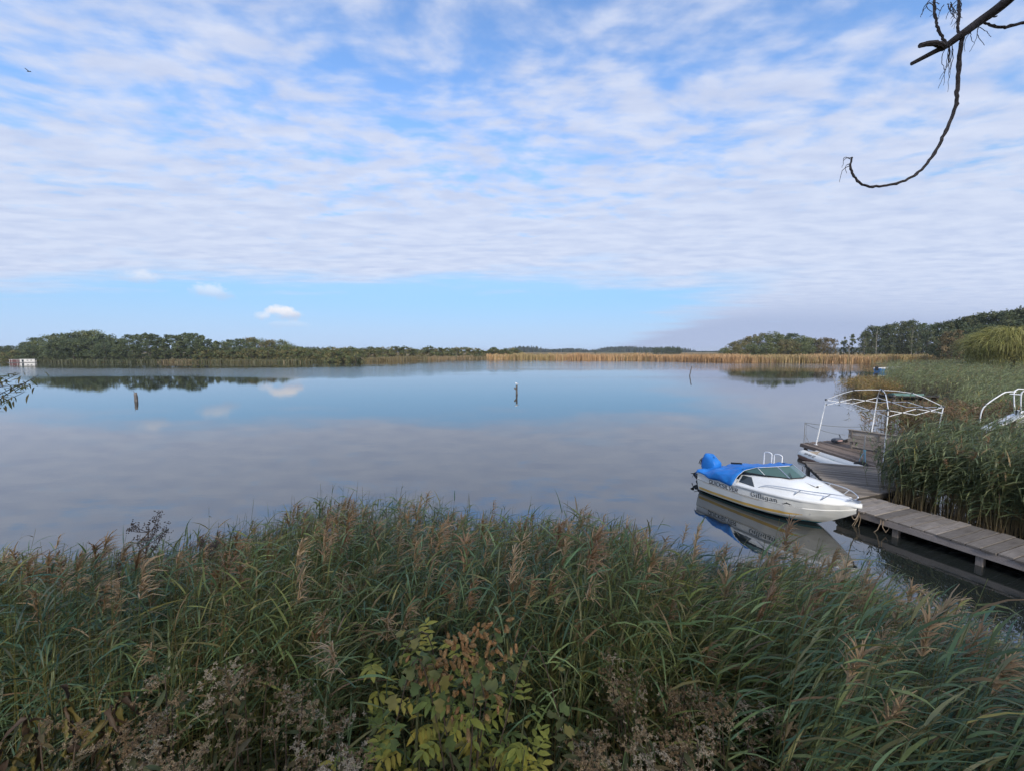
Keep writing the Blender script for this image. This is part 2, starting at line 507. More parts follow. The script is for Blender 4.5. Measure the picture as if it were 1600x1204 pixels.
def strips(geo, P0, az, pitch0, droop, length, width, tint, K=4, roll=None, shape='leaf', rg=rng):
    """N bent ribbons: P0 (N,3), az, pitch0, droop (total bend), length, width (N,), tint (N,3)"""
    N = len(P0)
    if N == 0: return
    pts = np.zeros((N, K + 1, 3)); pts[:, 0] = P0
    a = np.stack([np.cos(az), np.sin(az), np.zeros(N)], -1)
    for k in range(K):
        ph = pitch0 - droop * ((k + 0.5) / K) ** 1.3
        d = a * np.cos(ph)[:, None] + np.array([0, 0, 1.0]) * np.sin(ph)[:, None]
        pts[:, k + 1] = pts[:, k] + d * (length / K)[:, None]
    side = np.stack([-np.sin(az), np.cos(az), np.zeros(N)], -1)
    if roll is None: roll = rg.normal(0, 0.6, N)
    up = np.cross(a * np.cos(pitch0)[:, None] + np.array([0, 0, 1.0]) * np.sin(pitch0)[:, None], side)
    side = side * np.cos(roll)[:, None] + up * np.sin(roll)[:, None]
    t = np.linspace(0, 1, K + 1)
    prof = {'leaf': np.clip(np.minimum(0.45 + 3.0 * t, 1.15 * (1 - t) ** 0.75), 0.03, 1), 'blade': np.clip(1 - t ** 2, 0.05, 1),
            'even': np.full(K + 1, 1.0), 'plume': np.clip(1 - 0.7 * t, 0.1, 1)}[shape]
    hw = side[:, None, :] * (width[:, None] * prof[None, :] * 0.5)[..., None]
    VV = np.stack([pts - hw, pts + hw], 2)          # N,K+1,2,3
    base = (np.arange(N) * (K + 1) * 2)[:, None]
    k = np.arange(K)[None, :] * 2
    Fq = np.stack([base + k, base + k + 1, base + k + 3, base + k + 2], -1)
    shade = 1.0
    C = np.repeat(tint[:, None, :], (K + 1) * 2, 1) * shade
    geo.add(VV, Fq, C)

def reeds(geo, base, h, lean_az, lean, rg, stem_tint=None, leaf_from=0.22, n_leaf=12, leaf_len=0.5, leaf_w=0.024, wind_az=None, wind=0.5, plume=0.3, K=4, stem_r=0.004,
          greens=((0.060, 0.098, 0.052), (0.085, 0.115, 0.062), (0.048, 0.085, 0.058)), dry=0.06, straw_base=0.0, plume_n=26, plume_len=0.16, droop=(0.5, 1.9),
          straws=((0.30, 0.21, 0.10), (0.22, 0.14, 0.07), (0.26, 0.24, 0.07)), plume_cols=((0.19, 0.135, 0.095), (0.25, 0.185, 0.13), (0.15, 0.105, 0.08))):
    N = len(base)
    lean_v = np.stack([np.cos(lean_az), np.sin(lean_az)], -1)
    def pos(i, t):
        p = base[i].copy()
        p[:, :2] += lean_v[i] * (lean[i] * h[i] * t ** 1.9)[:, None]
        p[:, 2] += h[i] * t * (1 - 0.5 * lean[i] ** 2 * t)
        return p
    greens = np.array(greens); straws = np.array(straws); plume_cols = np.array(plume_cols)
    # stems: three-sided tubes
    rings = 5
    tt = np.linspace(0, 1, rings)
    ii = np.arange(N)
    ctr = np.stack([pos(ii, np.full(N, t)) for t in tt], 1)
    ang = np.arange(3) * 2 * math.pi / 3
    off = np.stack([np.cos(ang), np.sin(ang), 0 * ang], -1)
    rad = stem_r * (1.1 - 0.7 * tt)
    VV = ctr[:, :, None, :] + off[None, None] * rad[None, :, None, None]
    b = (np.arange(N) * rings * 3)[:, None, None]; r = (np.arange(rings - 1) * 3)[None, :, None]; k = np.arange(3)[None, None, :]; k2 = (k + 1) % 3
    Fq = np.stack([b + r + k, b + r + k2, b + r + 3 + k2, b + r + 3 + k], -1)
    sc = greens[rg.integers(0, len(greens), N)] * 0.9 + np.array([0.035, 0.02, 0.0])
    C = np.repeat(np.repeat(sc[:, None, None, :], rings, 1), 3, 2)
    if straw_base > 0:
        f = np.clip((straw_base - tt * h.mean()) / max(straw_base, .01) * 2.0, 0, 1)[None, :, None, None]
        C = C * (1 - f) + np.array([0.33, 0.23, 0.12]) * f
    geo.add(VV, Fq, C)
    # leaves
    n = N * n_leaf
    i = np.repeat(ii, n_leaf)
    slot = np.tile(np.arange(n_leaf), N)
    t = leaf_from + (0.98 - leaf_from) * (slot + rg.random(n) * 0.9) / n_leaf
    az = (slot % 2) * math.pi + rg.random(N)[i] * 2 * math.pi + rg.normal(0, 0.45, n)
    if wind_az is not None:
        wx = np.cos(az) + wind * 2.2 * np.cos(wind_az); wy = np.sin(az) + wind * 2.2 * np.sin(wind_az)
        az = np.arctan2(wy, wx)
    L = leaf_len * (0.55 + 0.6 * rg.random(n)) * np.clip(1.15 - 0.6 * np.abs(t - 0.6) * 1.5, 0.35, 1.1)
    W = leaf_w * (0.7 + 0.6 * rg.random(n))
    tint = greens[rg.integers(0, len(greens), n)] * (0.7 + 0.6 * rg.random(n))[:, None] * (0.8 + 0.4 * rg.random(N))[i][:, None]
    if stem_tint is not None: tint = tint * stem_tint[i]
    d = rg.random(n) < (dry + 0.25 * np.clip(0.45 - t, 0, 1))
    tint[d] = straws[rg.integers(0, len(straws), d.sum())] * (0.6 + 0.6 * rg.random(d.sum()))[:, None]
    strips(geo, pos(i, t), az, 0.75 + rg.normal(0, 0.3, n), droop[0] + (droop[1] - droop[0]) * rg.random(n) ** 1.3, L, W, tint, K, rg=rg)
    # plumes
    if plume > 0:
        pi = np.where(rg.random(N) < plume)[0]
        M = plume_n
        i = np.repeat(pi, M)
        n = len(i)
        t = 1.0 - 0.11 * rg.random(n)
        az0 = np.repeat(rg.normal(0, 0.5, len(pi)), M) + (lean_az[i])
        pc = plume_cols[rg.integers(0, len(plume_cols), len(pi))]
        tint = np.repeat(pc, M, 0) * (0.7 + 0.6 * rg.random(n))[:, None]
        P = pos(i, t)
        size = np.repeat(0.75 + 0.6 * rg.random(len(pi)), M)
        strips(geo, P, az0 + rg.normal(0, 0.8, n), 1.38 - 0.9 * rg.random(n), 0.45 + 1.0 * rg.random(n), plume_len * size * (0.5 + 0.8 * rg.random(n)),
               np.full(n, 0.011) * size, tint, 2, shape='plume', rg=rg)

def scatter(poly, n, rg):
    P = np.array(poly, float); lo = P.min(0); hi = P.max(0); out = []
    tot = 0
    while tot < n:
        q = lo + (hi - lo) * rg.random((n * 2, 2))
        x, y = q[:, 0], q[:, 1]
        ins = np.zeros(len(q), bool)
        for a, b in zip(P, np.roll(P, -1, 0)):
            c = ((a[1] > y) != (b[1] > y)) & (x < (b[0] - a[0]) * (y - a[1]) / (b[1] - a[1] + 1e-12) + a[0])
            ins ^= c
        out.append(q[ins]); tot += ins.sum()
    return np.concatenate(out)[:n]

# green reed bed beyond the jetty, reaching back along the right shore
rg = np.random.default_rng(5)
g = Geo()
poly = [(24.5, 25.5), (33, 35), (38.5, 40.5), (42.5, 49.8), (52, 58), (66, 74), (84, 93), (92, 108), (140, 110), (90, 40), (60, 24), (34, 16), (24, 15.5), (21.5, 19)]
q = scatter(poly, 15000, rg)
dist = np.hypot(q[:, 0], q[:, 1])
q = q[rg.random(len(q)) < np.clip(38 / dist, 0.2, 1)]
def stage_view(q):
    """open water in front of the little landing stage"""
    d = np.array([36.9, 38.5]) / math.hypot(36.9, 38.5); al = q @ d; pe = np.abs(q[:, 0] * d[1] - q[:, 1] * d[0])
    return (pe < 2.5) & (al > 36) & (al < 55.5)
q = q[~stage_view(q)]
N = len(q)
base = np.column_stack([q, np.maximum(ground_z(q[:, 0], q[:, 1]), -0.1)])
patch = np.sin(q[:, 0] * 0.31 + 1) * np.cos(q[:, 1] * 0.27)
h = 2.25 + 0.22 * patch + rg.normal(0, 0.14, N)
dist = np.hypot(q[:, 0], q[:, 1])
big = np.clip(dist / 30, 1, 2.6)
far = dist > 48
for sel, K, nl in ((~far, 3, 10), (far, 2, 9)):
    if sel.sum() == 0: continue
    reeds(g, base[sel], h[sel], rg.normal(-.2, 0.6, sel.sum()), 0.10 + 0.14 * rg.random(sel.sum()), rg, n_leaf=nl, leaf_len=0.62, leaf_w=0.040 * (1.5 if K == 2 else 1.0), wind_az=-.2, wind=0.5,
          plume=0.03, K=K, stem_r=0.009, greens=((0.185, 0.215, 0.092), (0.230, 0.245, 0.110), (0.155, 0.190, 0.088)), dry=0.05)
o = add_obj('reed_bed', g.mesh('reed_bed', [REED]))
tag(o, 'broad green reed bed beyond the jetty along the right shore', 'reeds', kind='stuff')
# ochre sedge fringe where that bed meets open water
g = Geo()
edge = np.array([(22.0, 23.3), (28.5, 29.5), (33, 36), (36.5, 42), (40, 48.5), (45.5, 53)])
n = 2600
s_ = rg.random(n) * (len(edge) - 1); k = s_.astype(int); f = (s_ - k)[:, None]
q = edge[k] * (1 - f) + edge[k + 1] * f + rg.normal(0, 0.9, (n, 2)) + np.array([0.9, 0.2])
q = q[~stage_view(q)]; n = len(q)
base = np.column_stack([q, np.full(n, -0.1)])
reeds(g, base, 1.35 + rg.normal(0, 0.25, n), rg.random(n) * 6.28, 0.15 + 0.2 * rg.random(n), rg, n_leaf=8, leaf_len=0.6, leaf_w=0.04, plume=0.0, K=3, stem_r=0.006,
      greens=((0.30, 0.20, 0.07), (0.36, 0.23, 0.09), (0.20, 0.18, 0.06)), dry=0.2)
tag(add_obj('sedge_fringe', g.mesh('sedge_fringe', [REED])), 'ochre sedge fringe at the water edge of the green reed bed', 'sedge', kind='stuff')

# far straw-coloured reed belt round the lake: upright ribbons
g = Geo()
def belt(x0, x1, n, d0, d1, h0, cols, wd):
    x = x0 + (x1 - x0) * rg.random(n)
    y = np.interp(x, FAR_X, FAR_Y) + d0 + (d1 - d0) * rg.random(n) ** 1.5
    z = np.maximum(ground_z(x, y), -0.05)
    cols = np.array(cols)
    hue = np.clip((np.sin(x * 0.13) + np.sin(x * 0.041 + 2) + rg.normal(0, .7, n)) * 0.35 + .5, 0, .999)
    tint = cols[(hue * len(cols)).astype(int)] * (0.75 + 0.5 * rg.random(n))[:, None]
    hh = h0 * (0.55 + 0.55 * rg.random(n) + 0.16 * np.sin(x * 0.31) * np.sin(x * 0.097 + 1) + 0.08 * np.sin(x * 1.3))
    strips(g, np.column_stack([x, y, z]), rg.random(n) * 6.28, 1.50 + rg.normal(0, .05, n), 0.25 * rg.random(n), hh, wd * (0.6 + 0.8 * rg.random(n)), tint, 2, shape='plume', roll=rg.normal(0, .2, n), rg=rg)
straw = [(0.48, 0.30, 0.15), (0.56, 0.36, 0.185), (0.44, 0.30, 0.15), (0.38, 0.29, 0.13)]
belt(60, 175, 16000, 0, 26, 2.7, straw, 0.34)
belt(-14, 62, 7000, 0, 22, 2.8, straw, 0.36)
belt(-66, -12, 3500, 0, 10, 1.7, [(0.20, 0.16, 0.08), (0.14, 0.125, 0.06), (0.27, 0.20, 0.11)], 0.36)
belt(-140, -62, 4500, 0, 8, 1.15, [(0.14, 0.13, 0.065), (0.09, 0.10, 0.047), (0.11, 0.115, 0.055), (0.21, 0.165, 0.09)], 0.34)
belt(-200, -140, 1800, 0, 5, 1.2, [(0.07, 0.085, 0.04), (0.09, 0.095, 0.045)], 0.34)
tag(add_obj('reed_belt', g.mesh('reed_belt', [REED])), 'straw coloured reed belt fringing the far shore of the lake', 'reeds', kind='stuff')

# ------------------------------------------------------------------ trees
def tree_meshes(seed, H, Rc, c0=0.25, leaf=0.42, clumps=60, per=42, tints=((.05, .075, .035),), wobble=0.3, top=0.75, col_shape='round', trunk_r=None, spread=0.9):
    """one tree of height H and crown radius Rc: returns (trunk mesh, crown mesh)"""
    r = np.random.default_rng(seed)
    mb = MB()
    tr = trunk_r or H * 0.016
    lean = r.normal(0, 0.02 * H, 2)
    tp = [Vector((lean[0] * (t ** 2) + math.sin(t * 5 + seed) * 0.012 * H * t, lean[1] * t ** 2 + math.cos(t * 4 + seed) * 0.010 * H * t, H * 0.93 * t)) for t in np.linspace(0, 1, 8)]
    mb.tube(tp, [tr * (1.25 if i == 0 else 1.0) * (1 - 0.125 * i) for i in range(8)], 7)
    cz0, cz1 = c0 * H, H
    cl = []
    for _ in range(clumps):
        z = r.random() ** 0.85
        if col_shape == 'round':
            env = math.sqrt(max(0, 1 - ((z - 0.42) / 0.60) ** 2))
        elif col_shape == 'column':
            env = min(1, 3.2 * z + .25) * (1 - z) ** 0.55
        else:
            env = min(1, z * 2 + .3) * math.sqrt(max(0, 1 - z ** 3))
        a = r.random() * 6.283
        rad = Rc * env * (0.35 + 0.65 * math.sqrt(r.random())) * (1 + wobble * math.sin(a * 3 + seed + z * 6) * 0.5)
        cl.append((math.cos(a) * rad, math.sin(a) * rad, cz0 + (cz1 - cz0) * z * 0.97))
    cl = np.array(cl)
    # limbs reach to some of the clumps
    for k in range(min(14, clumps)):
        c = Vector(cl[k]); z0 = max(0.15 * H, c.z - 0.28 * H * r.random() - 0.1 * H)
        tz = min(0.9, z0 / (0.93 * H)); i = tz * 7; j = int(i); p0 = tp[j].lerp(tp[min(7, j + 1)], i - j)
        mid = p0.lerp(c, 0.5) + Vector((0, 0, -0.04 * H))
        mb.tube([p0, mid, c], [tr * 0.42 * (1 - .6 * tz), tr * .26 * (1 - .6 * tz), tr * .1], 5, cap=False)
    me_t = bpy.data.meshes.new('trunk'); me_t.from_pydata(mb.v, [], mb.f); me_t.update()
    me_t.polygons.foreach_set('use_smooth', [True] * len(me_t.polygons))
    n = clumps * per
    ci = np.repeat(np.arange(clumps), per)
    sz = (Rc * 0.26 * (0.7 + 0.6 * r.random(clumps)))[ci]
    off = r.normal(0, 1, (n, 3)); off /= np.linalg.norm(off, axis=1)[:, None]
    off *= (r.random(n) ** 0.5)[:, None] * sz[:, None] * np.array([spread, spread, 0.85])
    ctr = cl[ci] + off
    a = r.normal(0, 1, (n, 3)); a /= np.linalg.norm(a, axis=1)[:, None]
    b = np.cross(a, r.normal(0, 1, (n, 3))); b /= np.linalg.norm(b, axis=1)[:, None]
    s = leaf * (0.6 + 0.8 * r.random(n))
    a = a * s[:, None] * 0.5; b = b * s[:, None] * 0.32
    VV = np.stack([ctr - a, ctr + b - a * .1, ctr + a, ctr - b - a * .1], 1)
    Fq = np.arange(n * 4).reshape(n, 4)
    tints = np.array(tints)
    ct = tints[r.integers(0, len(tints), clumps)] * (0.75 + 0.5 * r.random(clumps))[:, None]
    tint = ct[ci] * (0.75 + 0.5 * r.random(n))[:, None]
    me_c = np_mesh('crown', VV.reshape(-1, 3), Fq, False, np.repeat(tint, 4, 0), [CROWN])
    return me_t, me_c
def add_tree(name, meshes, loc, s, rz, label, group=None, bark=BARK, sxy=1.0):
    root = empty(name, loc, rz); root.scale = (s * sxy, s * sxy, s)
    tag(root, label, 'tree', group)
    if not meshes[0].materials: meshes[0].materials.append(bark)
    add_obj('trunk', meshes[0], None, root); add_obj('crown', meshes[1], None, root)
    return root
DG = ((.105, .135, .072), (.125, .150, .072), (.088, .115, .068))
MG = ((.145, .165, .072), (.170, .180, .080), (.120, .148, .068))
OG = ((.20, .18, .08), (.22, .18, .09), (.16, .155, .07))
V_alder = [tree_meshes(20 + i, 13, 4.6, .02, .50, 105, 40, DG, wobble=.6) for i in range(4)]
V_oak = [tree_meshes(40 + i, 13, 6.0, .03, .50, 110, 40, MG, wobble=.6) for i in range(3)]
V_thin = [tree_meshes(60 + i, 13, 2.9, .06, .45, 80, 36, DG + MG[:1], wobble=.8, col_shape='tall') for i in range(3)]
V_pine = [tree_meshes(70 + i, 14, 4.0, .08, .45, 100, 40, ((.085, .108, .060), (.105, .125, .066), (.125, .135, .072)), wobble=.9, spread=1.05, col_shape='tall') for i in range(3)]
V_col = [tree_meshes(80 + i, 13, 2.4, .06, .45, 50, 36, MG, col_shape='column') for i in range(2)]
V_bush = [tree_meshes(90 + i, 5, 2.6, .02, .40, 36, 30, MG + OG[:1]) for i in range(3)]
V_tan = [tree_meshes(95 + i, 12, 4.4, .10, .5, 60, 34, ((.21, .155, .085), (.18, .145, .075), (.15, .13, .075))) for i in range(2)]
V_aut = [tree_meshes(110 + i, 13, 5.2, .03, .50, 100, 40, OG, wobble=.7) for i in range(2)]
rr = random.Random(3)
def plant(name, var, px, ytop, Y, base_h, label, group=None, **kw):
    """stand a tree so that it is as tall as seen at that distance"""
    top = at_y(px, ytop, Y); z0 = float(ground_z(top.x, Y))
    return add_tree(name, rr.choice(var), (top.x, Y, z0 - 0.05), (top.z - z0) / base_h, rr.random() * 6.28, label, group, **kw)
# wood on the left shore
ORD = ['first', 'second', 'third', 'fourth', 'fifth', 'sixth', 'seventh', 'eighth', 'ninth', 'tenth', 'eleventh', 'twelfth', 'thirteenth']
outline = [(28, 545), (42, 535), (58, 527), (76, 524), (94, 521), (112, 520), (130, 517), (148, 517), (164, 521), (178, 529)]
for k, (px, yt) in enumerate(outline):
    plant('alder_tree', V_alder + V_oak[:1], px, yt + rr.uniform(-1, 1), 190 + rr.uniform(-6, 8), 13, ORD[k] + ' rounded crown from the left along the skyline of the left wood', 'rounded trees of the left shore wood', sxy=1.25)
    plant('alder_tree', V_alder, px + rr.uniform(-8, 8), yt + rr.uniform(7, 14), 178 + rr.uniform(-3, 3), 13, 'dark green rounded tree standing low in front of the left wood', 'rounded trees of the left shore wood', sxy=1.3)
out2 = [(190, 528), (202, 524), (214, 523), (228, 519), (240, 522), (252, 526), (264, 523), (276, 523), (290, 521), (302, 521), (314, 525), (326, 529), (338, 532)]
for k, (px, yt) in enumerate(out2):
    plant('thin_tree', V_thin + V_alder[:1], px, yt + rr.uniform(-2, 1), 176 + rr.uniform(-4, 10), 13, ORD[k] + ' thin tree from the left in the ragged middle skyline of the left wood', 'thin trees of the left shore wood', sxy=rr.uniform(1.0, 1.3))
    if k % 2: plant('thin_tree', V_thin, px + 5, yt + rr.uniform(8, 14), 171 + rr.uniform(-2, 2), 13, 'shorter thin tree in front of the ragged middle of the left wood', 'thin trees of the left shore wood', sxy=1.4)
for k, (px, yt) in enumerate([(346, 533), (360, 530), (374, 529), (390, 528), (404, 529), (420, 531), (436, 531), (452, 536), (462, 541)]):
    plant('oak_tree', V_oak + V_alder[:1] + V_aut[:1], px, yt + rr.uniform(-.5, 1), 186 + rr.uniform(-4, 8), 13, ORD[k] + ' rounded tree from the left along the sloping end of the left wood', 'rounded trees at the end of the left wood', sxy=1.25)
for k in range(26):
    px = 312 + k * 9.8 + rr.uniform(-3, 3)
    plant('willow_bush', V_bush, px, rr.uniform(543, 549), 176 + rr.uniform(-5, 5), 5, 'light green scrub bush in front of the sloping end of the left wood', 'scrub bushes before the left wood', sxy=1.25)
for k in range(46):
    px = 466 + k * 7.6 + rr.uniform(-3, 3)
    plant('scrub_tree', V_bush, px, rr.uniform(541.5, 547) + (2 if px > 740 else 0), (205 if px < 520 else 238) + rr.uniform(0, 14), 5 , 'low green scrub tree in the row between the left wood and the open reeds', 'scrub trees on the middle shore', sxy=1.5)
plant('scrub_tree', V_alder, 772, 542.5, 245, 13, 'slightly taller dark tree ending the scrub row near the lake middle', sxy=1.5)
for px, yt in [(-20, 540), (4, 541), (16, 540)]:
    plant('alder_tree', V_alder, px, yt, 235, 13, 'dim dark tree at the edge of the wood behind the white houseboat', 'dim trees behind the white houseboat', sxy=1.4)
for px, yt in [(2, 551), (14, 550), (24, 548)]:
    plant('willow_bush', V_bush, px, yt, 186, 5, 'brownish bush behind the white houseboat', 'brownish bushes behind the houseboat', sxy=1.5)
# copse and trees on the right shore
for k, (px, yt) in enumerate([(1133, 543), (1146, 535), (1160, 531), (1176, 526), (1192, 521), (1206, 520), (1222, 523), (1238, 521), (1250, 526), (1264, 528), (1274, 531)]):
    plant('oak_tree', V_oak + V_alder[:2] + V_aut, px, yt, 232 + rr.uniform(-6, 10), 13, ORD[k] + ' tree from the left along the skyline of the rounded copse', 'trees of the rounded copse', sxy=1.25)
for px, yt in [(1150, 541), (1172, 537), (1198, 535), (1228, 530), (1250, 536)]:
    plant('oak_tree', V_oak + V_aut, px, yt, 215 + rr.uniform(-3, 3), 13, 'lower green tree in front of the rounded copse', 'trees of the rounded copse', sxy=1.4)
plant('ash_tree', V_tan, 1288, 528, 215, 12, 'brownish thinning tree just right of the rounded copse', sxy=1.0)
plant('ash_tree', V_tan[::-1], 1299, 529, 219, 12, 'smaller brownish tree between the copse and the two slim trees', sxy=.8)
plant('poplar_tree', V_col, 1320, 525, 205, 13, 'first of two slim dark trees standing apart from the copse', sxy=1.0)
plant('poplar_tree', V_col[::-1], 1333, 522, 205, 13, 'second, taller of two slim dark trees standing apart from the copse', sxy=1.0)
for k, (px, yt) in enumerate([(1352, 520), (1364, 510), (1376, 509), (1388, 509), (1400, 507), (1412, 505), (1424, 503), (1438, 504), (1452, 504), (1466, 506)]):
    plant('alder_tree', V_pine + V_alder[:2], px, yt + rr.uniform(-1, 1), 190 + rr.uniform(-5, 8), 13.5, ORD[k] + ' tall tree from the left in the row behind the straw reeds', 'tall trees behind the straw reeds', sxy=.85)
for k, (px, yt) in enumerate([(1480, 503), (1494, 499), (1508, 495), (1524, 493), (1538, 489), (1552, 485), (1568, 487), (1584, 485), (1600, 482), (1620, 480), (1645, 478)]):
    plant('pine_tree', V_pine, px, yt + rr.uniform(-1, 1), 128 + rr.uniform(-5, 8), 14, ORD[k] + ' pine from the left along the skyline rising to the right', 'dark pines of the right wood', sxy=1.0)
    plant('pine_tree', V_pine + V_alder[:1], px + 6, yt + rr.uniform(12, 20), 118 + rr.uniform(-4, 4), 14, 'lower dark pine in front of the rising right wood', 'dark pines of the right wood', sxy=1.2)
plant('poplar_tree', V_tan, 1490, 514, 110, 12, 'olive brown broad tree in front of the dark pines', sxy=.75)
# bare pale stems
def bare(px, yb, px2, yt, Y, label, nb=5):
    a = at_y(px, yb, Y); b = at_y(px2, yt, Y); a.z = float(ground_z(a.x, Y)) - .05
    root = empty('dead_birch', a); tag(root, label, 'tree')
    mb = MB(); d = b - a
    pts = [d * t + Vector((math.sin(t * 7) * .12, 0, 0)) for t in np.linspace(0, 1, 7)]
    mb.tube(pts, [.13 * (1 - .8 * t) for t in np.linspace(0, 1, 7)], 6)
    mb.build('trunk', PALEBARK, root, smooth=True)
    for k in range(nb):
        mb = MB(); t = .35 + .6 * k / nb; p = d * t
        e = p + Vector(((1 if k % 2 else -1) * rr.uniform(.5, 1.3), rr.uniform(-.5, .5), rr.uniform(.5, 1.5)))
        mb.tube([p, p.lerp(e, .5) + Vector((0, 0, .1)), e], [.045, .03, .012], 5); mb.build('branch', PALEBARK, root, smooth=True)
bare(1368, 556, 1371, 513, 186, 'pale forked bare trunk left of the tall dark row', 6)
bare(1423, 556, 1427, 511, 184, 'tall pale bare trunk standing before the dark trees', 4)
bare(1350, 556, 1351, 531, 186, 'short pale bare trunk at the start of the dark row', 3)
bare(1327, 556, 1327, 530, 186, 'thin pale stem beside the two slim trees', 3)
# weeping willow
r = np.random.default_rng(77)
wl = at_y(1586, 513, 74); z0 = float(ground_z(wl.x, 74)); Hw = wl.z - z0
root = empty('weeping_willow', (wl.x, 74, z0)); tag(root, 'yellow green weeping willow with trailing branches above the reeds', 'tree')
mb = MB(); mb.tube([(0, 0, -.1), (.1, 0, Hw * .3), (-.1, .1, Hw * .6)], [.42, .32, .2], 8)
for k in range(12):
    a = k * .55; e = Vector((math.cos(a) * 4.2, math.sin(a) * 4.2, Hw * .8)); mb.tube([(0, 0, Hw * .35), (e.x * .4, e.y * .4, Hw * .72), e], [.16, .1, .03], 6)
mb.build('trunk', BARK, root, smooth=True)
g = Geo(); n = 2600
a = r.random(n) * 6.283; rad = 5.3 * np.sqrt(r.random(n)); zt = Hw * (0.42 + 0.58 * np.sqrt(np.clip(1 - (rad / 5.5) ** 2, 0, 1))) * (0.93 + .09 * np.sin(a * 5) * np.sin(rad * 2))
P = np.column_stack([np.cos(a) * rad, np.sin(a) * rad, zt])
ln = np.minimum(zt - .2, 1.8 + 3.4 * r.random(n))
tn = np.array([(.30, .29, .09), (.25, .25, .08), (.36, .33, .12)])[r.integers(0, 3, n)] * (.7 + .6 * r.random(n))[:, None]
strips(g, P, a + r.normal(0, .4, n), .5 + r.normal(0, .2, n), 2.0 + .25 * r.random(n), ln, .05 + .05 * r.random(n), tn, 5, shape='plume', rg=r)
i = np.repeat(np.arange(n), 8); m_ = len(i)
strips(g, P[i] + np.column_stack([r.normal(0, .45, m_), r.normal(0, .45, m_), -r.random(m_) * ln[i] * .8]), r.random(m_) * 6.28, r.normal(-.9, .5, m_), np.full(m_, .3), .35 + .3 * r.random(m_), np.full(m_, .10), tn[i] * (.7 + .6 * r.random(m_))[:, None], 2, rg=r)
add_obj('crown', g.mesh('crown', [CROWN]), None, root)
# distant copse on the open fields and the far tree line
for k, px in enumerate([1023, 1028, 1034, 1040, 1046, 1052, 1058, 1062]):
    plant('alder_tree', V_alder, px, 543.2 + rr.uniform(-.4, .8), 560 + rr.uniform(-8, 8), 13, 'dark tree in the compact copse standing out on the open fields', 'trees of the field copse', sxy=1.3)
for px, yt, sx_ in [(992, 546.5, 1), (1003, 547, .8), (1010, 546.6, .9), (930, 547.5, 1)]:
    plant('alder_tree', V_thin, px, yt, 620, 13, 'small lone tree on the open fields far off', 'lone trees on the open fields', sxy=sx_ * 1.6)
g = Geo(); n = 9000
x = rg.uniform(-1800, 2200, n); y = rg.uniform(1150, 1500, n)
hh = 9 + 7 * np.clip(np.sin(x * .0061) + np.sin(x * .017 + 1) + .6 * np.sin(x * .043), -0.6, 1.6)
P = np.column_stack([x, y, np.full(n, 1.0)]); tn = np.array([(.035, .05, .035), (.05, .062, .04)])[rg.integers(0, 2, n)]
for jj in range(3):
    strips(g, P + np.column_stack([rg.normal(0, 5, n), rg.normal(0, 5, n), np.zeros(n)]), rg.random(n) * 6.28, np.full(n, 1.45), np.full(n, .1), hh * rg.uniform(.5, 1, n), rg.uniform(3, 7, n), tn * rg.uniform(.8, 1.2, n)[:, None], 2, shape='plume', roll=rg.normal(0, .1, n), rg=rg)
tag(add_obj('treeline', g.mesh('treeline', [CROWN])), 'far bluish tree line along the horizon', 'treeline', kind='stuff')
# ------------------------------------------------------------------ weathered timber
def wood(name, lo, hi, grain=(2.2, 60, 60), rough=0.85, green=0.0):
    def b_(t, b, tcn):
        o = tcn.outputs['Object']
        oi = t.n('ShaderNodeObjectInfo')
        sh = t.n('ShaderNodeVectorMath', operation='ADD'); t.link(o, sh.inputs[0])
        cx = t.xyz(t.m('MULTIPLY', oi.outputs['Random'], 37.0), t.m('MULTIPLY', oi.outputs['Random'], 11.0), 0.0); t.link(cx, sh.inputs[1])
        f = t.noise(t.mapping(sh.outputs[0], grain), 1.0, 5.0, 0.65)
        blot = t.noise(sh.outputs[0], 2.2, 4.0)
        c = t.ramp(f, [(0.30, lo), (0.70, hi)])
        c = t.mix(t.m('MULTIPLY', t.step(blot, 0.45, 0.75), 0.45), c, tuple(0.55 * x for x in lo) + (1,))
        if green: c = t.mix(t.m('MULTIPLY', t.step(t.noise(o, 1.3, 4.0), 0.5, 0.75), green), c, (0.07, 0.085, 0.03, 1))
        hs = t.n('ShaderNodeHueSaturation'); t.link(c, hs.inputs['Color'])
        t.link(t.m('ADD', 0.62, t.m('MULTIPLY', oi.outputs['Random'], 0.7)), hs.inputs['Value'])
        t.link(hs.outputs[0], b.inputs['Base Color'])
        bn = t.n('ShaderNodeBump'); bn.inputs['Strength'].default_value = 0.5; bn.inputs['Distance'].default_value = 0.006
        t.link(f, bn.inputs['Height']); t.link(bn.outputs[0], b.inputs['Normal'])
    return mat(name, lo, rough, spec=0.25, build=b_)
W_JETTY = wood('jetty_timber', (0.125, 0.108, 0.095), (0.30, 0.268, 0.24), green=.15)
W_FASCIA = wood('fascia_timber', (0.27, 0.235, 0.22), (0.45, 0.40, 0.375))
W_DECK = wood('deck_timber', (0.13, 0.108, 0.088), (0.27, 0.232, 0.195), green=0.35)
W_PLAT = wood('platform_timber', (0.13, 0.098, 0.078), (0.26, 0.20, 0.16))
W_BENCH = wood('bench_timber', (0.21, 0.175, 0.145), (0.42, 0.37, 0.32))
W_POST = wood('post_timber', (0.10, 0.09, 0.08), (0.24, 0.21, 0.19), grain=(40, 40, 3))
W_STAKE = wood('stake_timber', (0.04, 0.038, 0.036), (0.17, 0.155, 0.145), grain=(14, 14, 2))
DARKWOOD = wood('wet_timber', (0.03, 0.027, 0.024), (0.07, 0.06, 0.05))
WHITE_TUBE = mat('white_tube', (0.74, 0.75, 0.76), 0.4, noise=(18, .16, 4, (1, 1, 1)))
GREY_JOINT = mat('grey_joint', (0.07, 0.075, 0.08), 0.6)
